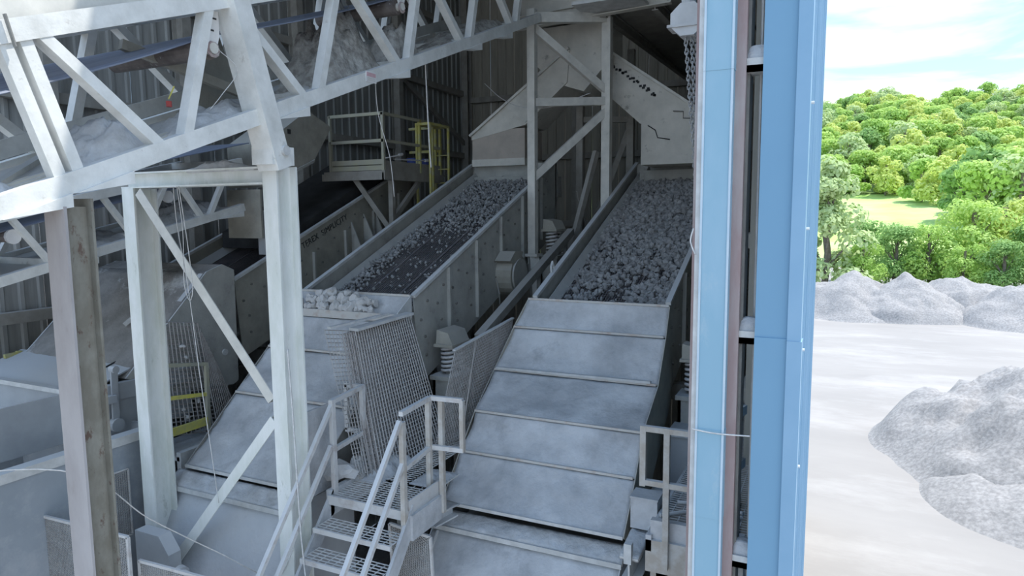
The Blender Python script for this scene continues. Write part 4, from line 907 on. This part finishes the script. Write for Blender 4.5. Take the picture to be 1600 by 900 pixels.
g3 = mesh_panel('screen_panel', 'curved rusty screen panel behind a yellow guard rail at the left', (-8.28, 6.15, 5.95), (-8.20, 7.0, 5.81), (-8.32, 6.85, 7.43), (-8.35, 6.18, 7.55), .062, .010, 'rust_mesh')
grid_wires(MB(), (-8.20, 7.0, 5.86), (-8.22, 7.3, 6.2), (-8.30, 7.15, 6.75), (-8.32, 6.85, 7.43), .06, .009).build('curl_wires', 'rust_mesh', g3, kind='stuff')
for i, (y, z, s_) in enumerate(((6.55, 7.15, .035), (6.6, 6.98, .03), (6.75, 6.32, .035), (6.5, 6.25, .03), (6.55, 6.12, .035))): inst(WR[i % 5], 'wedged_stone', (-8.27, y, z), (i, i*2, i), (s_, s_*1.4, s_), parent=g3)
lw = thing('ledge_walkway', (-8.2, 6.8, 0), 'narrow dusty walkway carrying the rusty screen panel', 'walkway')
MB().box(-8.5, -7.75, 5.98, 7.6, 5.74, 5.80).build('deck', 'dusty_plate', lw); MB().box(-7.8, -7.72, 5.98, 7.6, 5.62, 5.86).build('curb', 'rim_steel', lw); MB().box(-8.2, -8.05, 7.0, 7.15, .06, 5.74).build('leg', 'dark_steel', lw)
yr = thing('guard_rail', (-8.1, 6.4, 5.9), 'yellow guard rail with pale posts before the rusty screen panel', 'guard rail')
MB().bar((-8.1, 5.98, 7.0), (-8.1, 6.80, 6.86), .04, .05).build('top_rail', 'cream_rail', yr); MB().bar((-8.1, 5.98, 6.54), (-8.1, 6.80, 6.42), .04, .05).build('mid_rail', 'bright_yellow', yr)
MB().bar((-8.1, 6.78, 6.86), (-8.1, 6.76, 5.92), .05, .05, (0, 1, 0)).build('post', 'cream_rail', yr); MB().box(-8.12, -8.08, 5.9, 6.75, 5.98, 6.09).build('toe_board', 'bright_yellow', yr)
def exp_panel(label, a, b, d, sp, fr=.03):
    a, b, d = map(Vector, (a, b, d)); t = thing('expanded_metal_panel', (a+b)/2, label, 'mesh panel'); c = b+d-a
    diamond(MB(), a, b, d, sp, .005).build('mesh', 'wire_mesh', t, kind='stuff')
    for p, q in ((a, b), (b, c), (c, d), (d, a)): MB().bar(p, q, fr, fr).build('frame_bar', 'rail_steel', t)
    return t
exp_panel('expanded metal guard panel behind the rusty brown column', (-7.95, 4.35, 4.1), (-6.49, 4.35, 4.15), (-7.95, 4.35, 5.64), .055)
exp_panel('expanded metal guard panel at the foot of the white bent', (-6.48, 4.45, 4.2), (-5.0, 4.45, 4.25), (-6.48, 4.45, 5.39), .06)
exp_panel('dark expanded metal panel beside the stair at its right', (-4.5, 6.2, 4.3), (-3.95, 6.2, 4.25), (-4.55, 6.2, 5.42), .055)
exp_panel('small expanded metal panel standing against the bin wall', (-7.885, 5.0, 5.0), (-7.885, 5.35, 5.0), (-7.885, 5.0, 5.85), .055, .02)
jb = thing('motor_guard', (-6.9, 5, 4.2), 'pale chamfered guard box beside the left expanded metal panels', 'guard box')
MB().poly([(-7.25, 4.95, 4.2), (-6.7, 4.95, 4.2), (-6.7, 4.95, 5.15), (-6.85, 4.95, 5.35), (-7.25, 4.95, 5.35)], (0, .16, 0)).build('box', 'box_grey', jb); MB().box(-6.9, -6.72, 4.90, 4.95, 4.9, 5.0).build('latch', 'rim_steel', jb)
pp = thing('pipe', (-6, 4.8, 4.9), 'pale pipe lying across the foot of the middle lower chute', 'pipe'); MB().tube((-6.5, 4.92, 5.02), (-5.1, 4.72, 4.92), .06, 12).build('tube', 'dusty_plate', pp); MB().tube((-6.5, 4.92, 5.02), (-6.43, 4.91, 5.015), .085, 12).build('flange', 'dusty_plate', pp)

# ================================================================ LEFT BIN, BOX AND HOOD
bn = thing('bin', (-9.2, 4.8, 0), 'big blue-grey steel bin with a thick pale rim at the lower left', 'bin')
MB().box(-7.94, -7.90, 2.2, 5.95, .06, 6.2).build('side_wall', 'hopper_blue', bn); MB().box(-8.02, -7.86, 2.2, 5.98, 6.17, 6.28).build('rim', 'rim_steel', bn)
MB().box(-11.2, -7.9, 5.93, 5.97, .06, 6.2).build('end_wall', 'hopper_blue', bn); MB().box(-11.24, -11.2, 2.2, 5.95, .06, 6.2).build('side_wall', 'hopper_blue', bn)
bx_ = thing('transfer_box', (-9.7, 5.8, 6), 'grey transfer box with a rimmed edge under the brown hood', 'chute box')
MB().box(-11.3, -8.6, 5.30, 5.33, 6.0, 6.72).build('front_wall', 'box_grey', bx_); MB().box(-8.63, -8.6, 5.30, 6.9, 6.05, 6.75).build('side_wall', 'box_grey', bx_)
MB().box(-11.35, -8.55, 5.26, 5.36, 6.70, 6.76).build('rim', 'rim_steel', bx_); MB().box(-8.64, -8.54, 5.28, 6.9, 6.55, 6.77).build('rim', 'box_grey', bx_)
MB().slab((-11.3, 5.34, 6.72), (-8.64, 5.34, 6.72), (-8.64, 6.1, 6.95), (-11.3, 6.1, 6.95), .02).build('cover_plate', 'box_grey', bx_)
MB().bar((-9.05, 5.36, 6.735), (-9.05, 6.1, 6.96), .012, .02).build('cover_joint', 'black', bx_)
MB().slab((-10.6, 4.1, 6.05), (-9.0, 4.1, 6.05), (-9.0, 5.3, 6.35), (-10.6, 5.3, 6.35), .03).build('spout', 'box_grey', bx_)
MB().box(-9.0, -8.96, 4.1, 5.3, 6.05, 6.7).build('spout_cheek', 'box_grey', bx_)
hn = thing('handle_bar', (-8.5, 5.66, 6.15), 'grey upright lever with rounded ends on the transfer box', 'lever')
MB().bar((-8.51, 5.66, 6.25), (-8.51, 5.68, 6.98), .03, .09, (0, 1, 0)).build('lever', 'box_grey', hn); MB().tube((-8.56, 5.68, 6.98), (-8.46, 5.68, 6.98), .05, 14).build('eye', 'box_grey', hn)
MB().tube((-8.56, 5.66, 6.24), (-8.46, 5.66, 6.24), .09, 14).build('pivot', 'box_grey', hn); MB().box(-8.6, -8.45, 5.45, 5.66, 6.55, 6.65).build('clip', 'box_grey', hn)
hd2 = thing('hood', (-9.7, 6.9, 6.4), 'broad brown dusty hood sloping down over the left chute', 'hood')
HP = [(7.82, 8.12), (7.6, 8.22), (7.3, 8.13), (5.9, 6.80)]
for (ya, za), (yb, zb_) in zip(HP, HP[1:]):
    MB().lumpy((-11.1, yb, zb_), (-8.62, yb, zb_), (-8.62, ya, za), (-11.1, ya, za), .03, 24, 14, .03, 1.4).build('top_plate', 'hood', hd2, True)
MB().poly([(-8.62, y, z) for y, z in HP]+[(-8.62, 6.6, 6.45), (-8.62, 7.7, 6.3), (-8.62, 7.8, 6.35)], (.025, 0, 0)).build('side_plate', 'screen_plate', hd2)
MB().poly([(-11.1, y, z) for y, z in HP]+[(-11.1, 6.2, 6.6), (-11.1, 7.8, 6.4)], (.025, 0, 0)).build('side_plate', 'hopper_blue', hd2)
MB().tube((-8.6, 7.55, 6.85), (-8.57, 7.55, 6.85), .05, 12).build('boss', 'rim_steel', hd2)
MB().bar((-9.35, 6.45, 7.40), (-9.25, 6.62, 7.56), .09, .05).build('lug', 'rim_steel', hd2)
MB().bar((-8.66, 6.85, 7.73), (-8.66, 7.25, 8.1), .09, .012).build('hinge_strip', 'box_grey', hd2)
wr = thing('guard_rail', (-11.3, 7.2, 6), 'yellow guard rail against the ribbed left wall', 'guard rail')
MB().bar((-11.2, 5.8, 6.90), (-11.2, 8.6, 7.0), .05, .06).build('rail', 'yellow_rail', wr); MB().bar((-11.2, 6.0, 6.0), (-11.2, 6.0, 6.95), .06, .06, (0, 1, 0)).build('post', 'yellow_rail', wr)

# ================================================================ RIGHT CATWALK
rc = thing('side_catwalk', (-1.35, 7.8, 0), 'grated catwalk with brown square railing right of the right chute', 'catwalk')
CZ = 5.72
grating(MB(), -1.62, -.7, 6.75, 12, CZ, .10, .06).build('grating', 'rail_steel', rc, kind='stuff')
MB().box(-1.66, -.7, 6.62, 6.66, CZ-.42, CZ-.08).build('toe_plate', 'rail_brown', rc); MB().box(-1.62, -.7, 6.66, 6.74, CZ-.1, CZ+.12).build('dusty_curb', 'dusty_plate', rc)
MB().box(-1.66, -1.60, 6.62, 12, CZ-.2, CZ-.03).build('edge_beam', 'dusty_plate', rc)
for x in (-1.45, -1.0): sq(rc, (x, 6.60, CZ-.35), (x, 6.60, CZ+1.1), .06, 'rail_brown', 'rail_post')
sq(rc, (-1.69, 6.60, CZ+.5), (-1.69, 6.60, CZ+1.12), .06, 'rail_brown', 'rail_post')
for z in (1.10, .54): sq(rc, (-1.72, 6.60, CZ+z), (-.95, 6.60, CZ+z), .055, 'rail_brown')
for x in (-1.5, -.8): MB().box(x-.06, x+.06, 6.68, 6.8, .06, CZ-.42).build('leg', 'dark_steel', rc)
for x, y in ((-.90, 7.6),): sq(rc, (x, y, CZ), (x, y, CZ+1.15), .06, 'cream_rail', 'rail_post')
for z in (1.1, .5): sq(rc, (-.93, 7.45, CZ+z), (-.87, 7.7, CZ+z), .1, 'dusty_plate', 'rail_clamp')
hs = thing('hose', (-1.2, 7.3, CZ), 'grey hose looped on the right catwalk grating', 'hose')
MB().path([(-1.6, 7.0, CZ+.03), (-1.3, 7.25, CZ+.03), (-1.0, 7.15, CZ+.03), (-.8, 7.3, CZ+.03)], .022, 8).build('loop', 'rail_steel', hs); MB().path([(-1.5, 7.4, CZ+.03), (-1.2, 7.5, CZ+.03), (-.8, 7.4, CZ+.03)], .022, 8).build('loop', 'rail_steel', hs)
bx2 = thing('cable_box', (-1.75, 7.35, 5.6), 'dusty white steel box between the right chute and the catwalk', 'box'); MB().box(-1.98, -1.68, 7.2, 7.45, 5.45, 5.8).build('body', 'dusty_plate', bx2); MB().box(-1.99, -1.67, 7.19, 7.46, 5.8, 5.82).build('lid', 'dusty_plate', bx2)
pb = thing('pedestal_block', (-1.6, 9.1, 0), 'grey concrete pedestal behind the right catwalk', 'pedestal'); MB().box(-1.9, -1.45, 8.75, 9.2, 4.9, 6.05).build('block', 'box_grey', pb); MB().box(-1.93, -1.42, 8.72, 9.23, 6.05, 6.1).build('cap', 'dusty_plate', pb)
ib = thing('support_beam', (-1.85, 7.4, 5.1), 'dust heaped steel beam running beside the right lower chute', 'beam')
MB().ibeam((-1.86, 6.72, 5.2), (-1.86, 8.6, 5.3), .2, .3, t=.02).build('beam', 'rim_steel', ib); MB().lumpy((-1.96, 6.72, 5.37), (-1.76, 6.72, 5.37), (-1.72, 8.4, 5.55), (-1.98, 8.4, 5.55), .06, 8, 20, .05, 4).build('dust_layer', 'dust', ib, True)
MB().box(-1.90, -1.82, 6.66, 6.74, 5.30, 5.52).build('stop_plate', 'rim_steel', ib)
cb = thing('pier_block', (-1.3, 6.9, 0), 'rough grey-brown block with a dark opening under the right catwalk', 'pier')
MB().box(-1.62, -.7, 6.68, 7.0, 4.86, 5.33).build('lintel', 'rail_brown', cb); MB().box(-1.62, -1.5, 6.68, 7.0, .06, 4.86).build('pier', 'box_grey', cb)

# girt dust, hoist, ropes, wires
mound('dust_pile', -.70, -.46, 5.46, 5.63, lambda x, y: 10.06, .15, 'dust', 'dust heap on the upper girt beside the jamb column', seed=21, peaks=1, n=14, pw=4, rough=.2)
mound('dust_pile', -.70, -.46, 5.46, 5.63, lambda x, y: 8.02, .15, 'dust', 'dust heap on the middle girt beside the jamb column', seed=22, peaks=1, n=14, pw=4, rough=.2)
mound('dust_pile', -.70, -.46, 5.46, 5.63, lambda x, y: 6.2, .15, 'dust', 'dust heap on the lowest girt beside the jamb column', seed=23, peaks=1, n=14, pw=4, rough=.2)
ho = thing('chain_hoist', (-1.6, 8, 11), 'dusty white chain hoist hanging at the right with looped chains', 'hoist')
pts = [(-1.6+.20*math.cos(math.pi/8+i*math.pi/4), 7.9, 11.10+.19*math.sin(math.pi/8+i*math.pi/4)) for i in range(8)]
MB().poly(pts, (0, .26, 0)).build('body', 'hoist_paint', ho); MB().box(-1.82, -1.38, 7.88, 8.18, 11.02, 11.05).build('band', 'rail_steel', ho)
MB().tube((-1.6, 8.03, 11.25), (-1.68, 8.03, 11.75), .08, 10).build('hook_arm', 'hoist_paint', ho)
MB().box(-4.5, -.9, 7.95, 8.1, 11.75, 11.95).build('trolley_beam', 'dark_steel', ho)
def chain(t, p0, p1, nm='chain', s_=.045):
    p0, p1 = Vector(p0), Vector(p1); n = int((p1-p0).length/(s_*.8)); mb = MB()
    for i in range(n):
        c = p0.lerp(p1, (i+.5)/n); a = V(1, 0, 0) if i % 2 else V(0, 1, 0); d = V(0, 0, 1)
        ring = [c+a*(s_*.32*math.cos(q))+d*(s_*.62*math.sin(q)) for q in [k*math.pi/4 for k in range(8)]]; mb.path(ring+[ring[0]], s_*.13, 4)
    return mb.build(nm, 'chain', t, kind='stuff')
chain(ho, (-1.63, 7.98, 10.93), (-1.43, 7.9, 8.9), s_=.06); chain(ho, (-1.57, 8.0, 10.93), (-1.42, 7.9, 8.9), s_=.06); chain(ho, (-1.53, 8.03, 10.93), (-1.40, 7.92, 8.9), s_=.06)
MB().path([(-1.44, 8.0, 11.0), (-1.40, 7.95, 10.0), (-1.34, 7.9, 9.0)], .012, 6).build('control_cable', 'rope', ho)
for a, b, m in (((-1.50, 8.0, 10.95), (-1.42, 8.0, 9.2), 'rope'),): MB().tube(a, b, .006, 5).build('thin_cable', m, ho)
def wire(label, pts, r=.006, m='rope', cat='wire', name='wire'):
    P = [Vector(p) for p in pts]; out_ = []
    for i in range(len(P)-1):
        p0, p1, p2, p3 = P[max(i-1, 0)], P[i], P[i+1], P[min(i+2, len(P)-1)]
        for k in range(8):
            q = k/8; out_.append(.5*((2*p1)+(p2-p0)*q+(2*p0-5*p1+4*p2-p3)*q*q+(3*p1-p0-3*p2+p3)*q**3))
    out_.append(P[-1]); return MB().path(out_, r, 5).build(name, m, None, True, label=label, category=cat)
wire('thin white wire stretched from the brown column to the right white post', [(-7.0, 2.5, 6.85), (-5.32, 3.07, 7.05), (-5.345, 3.8, 6.34), (-5.37, 4.5, 5.70), (-5.40, 5.24, 5.05), (-5.1, 5.24, 5.45)], .0055)
wire('white string hanging down the left conveyor brace', [(-6.62, 5.25, 9.3), (-6.6, 5.25, 8.9), (-6.5, 5.25, 8.3), (-6.45, 5.25, 7.9), (-6.38, 5.25, 7.2), (-6.28, 5.25, 6.4), (-6.2, 5.25, 5.75)], .005)
wire('white loop of string hanging under the beam of the white bent', [(-6.55, 5.24, 9.3), (-6.5, 5.24, 8.8), (-6.53, 5.24, 8.25), (-6.46, 5.24, 8.05), (-6.40, 5.24, 8.2), (-6.44, 5.24, 8.7), (-6.52, 5.24, 9.3)], .005)
wire('pale cord trailing down the right side of the right white post', [(-5.1, 5.28, 7.6), (-5.05, 5.26, 6.9), (-5.02, 5.25, 6.2), (-5.0, 5.25, 5.6), (-4.95, 5.25, 5.0)], .009)
wire('rope hanging from the overhead conveyor above the service platform', [(-5.2, 8.2, 11.05), (-5.2, 8.22, 10.6), (-5.19, 8.24, 10.0), (-5.18, 8.26, 9.62)], .010, name='rope', cat='rope')
wire('thin string hanging from the overhead conveyor left of the rope', [(-5.2, 7.05, 10.65), (-5.2, 7.1, 10.2), (-5.19, 7.3, 9.7), (-5.18, 7.36, 9.2)], .005)
wire('white cable dangling from the roller bearing of the overhead conveyor', [(-5.25, 4.75, 10.5), (-5.2, 4.9, 10.35), (-5.22, 4.72, 10.1), (-5.25, 4.6, 9.95)], .004)
wire('slack cable crossing in front of the split chute', [(-6.9, 13.2, 11.7), (-6.2, 12.6, 11.25), (-5.6, 12.3, 11.0), (-5.0, 12.3, 10.97), (-4.4, 12.8, 11.25)], .008)
wire('thin wire tied around the jamb column flashing', [(-.97, 5.28, 7.30), (-.84, 5.29, 7.285), (-.72, 5.29, 7.285), (-.55, 5.37, 7.27)], .006)
wire('short wire hanging from the left edge of the jamb column', [(-1.0, 5.33, 8.86), (-1.02, 5.33, 8.76), (-.98, 5.32, 8.66)], .006)
bu = thing('bulb', (-5.2, 4.25, 10.0), 'small red caged lamp hanging inside the overhead conveyor', 'lamp')
MB().tube((-5.6, 4.45, 9.98), (-5.6, 4.45, 10.03), .026, 10).build('red_cap', 'red', bu); MB().tube((-5.6, 4.45, 10.05), (-5.58, 4.5, 10.17), .007, 6).build('stem', 'bright_yellow', bu)
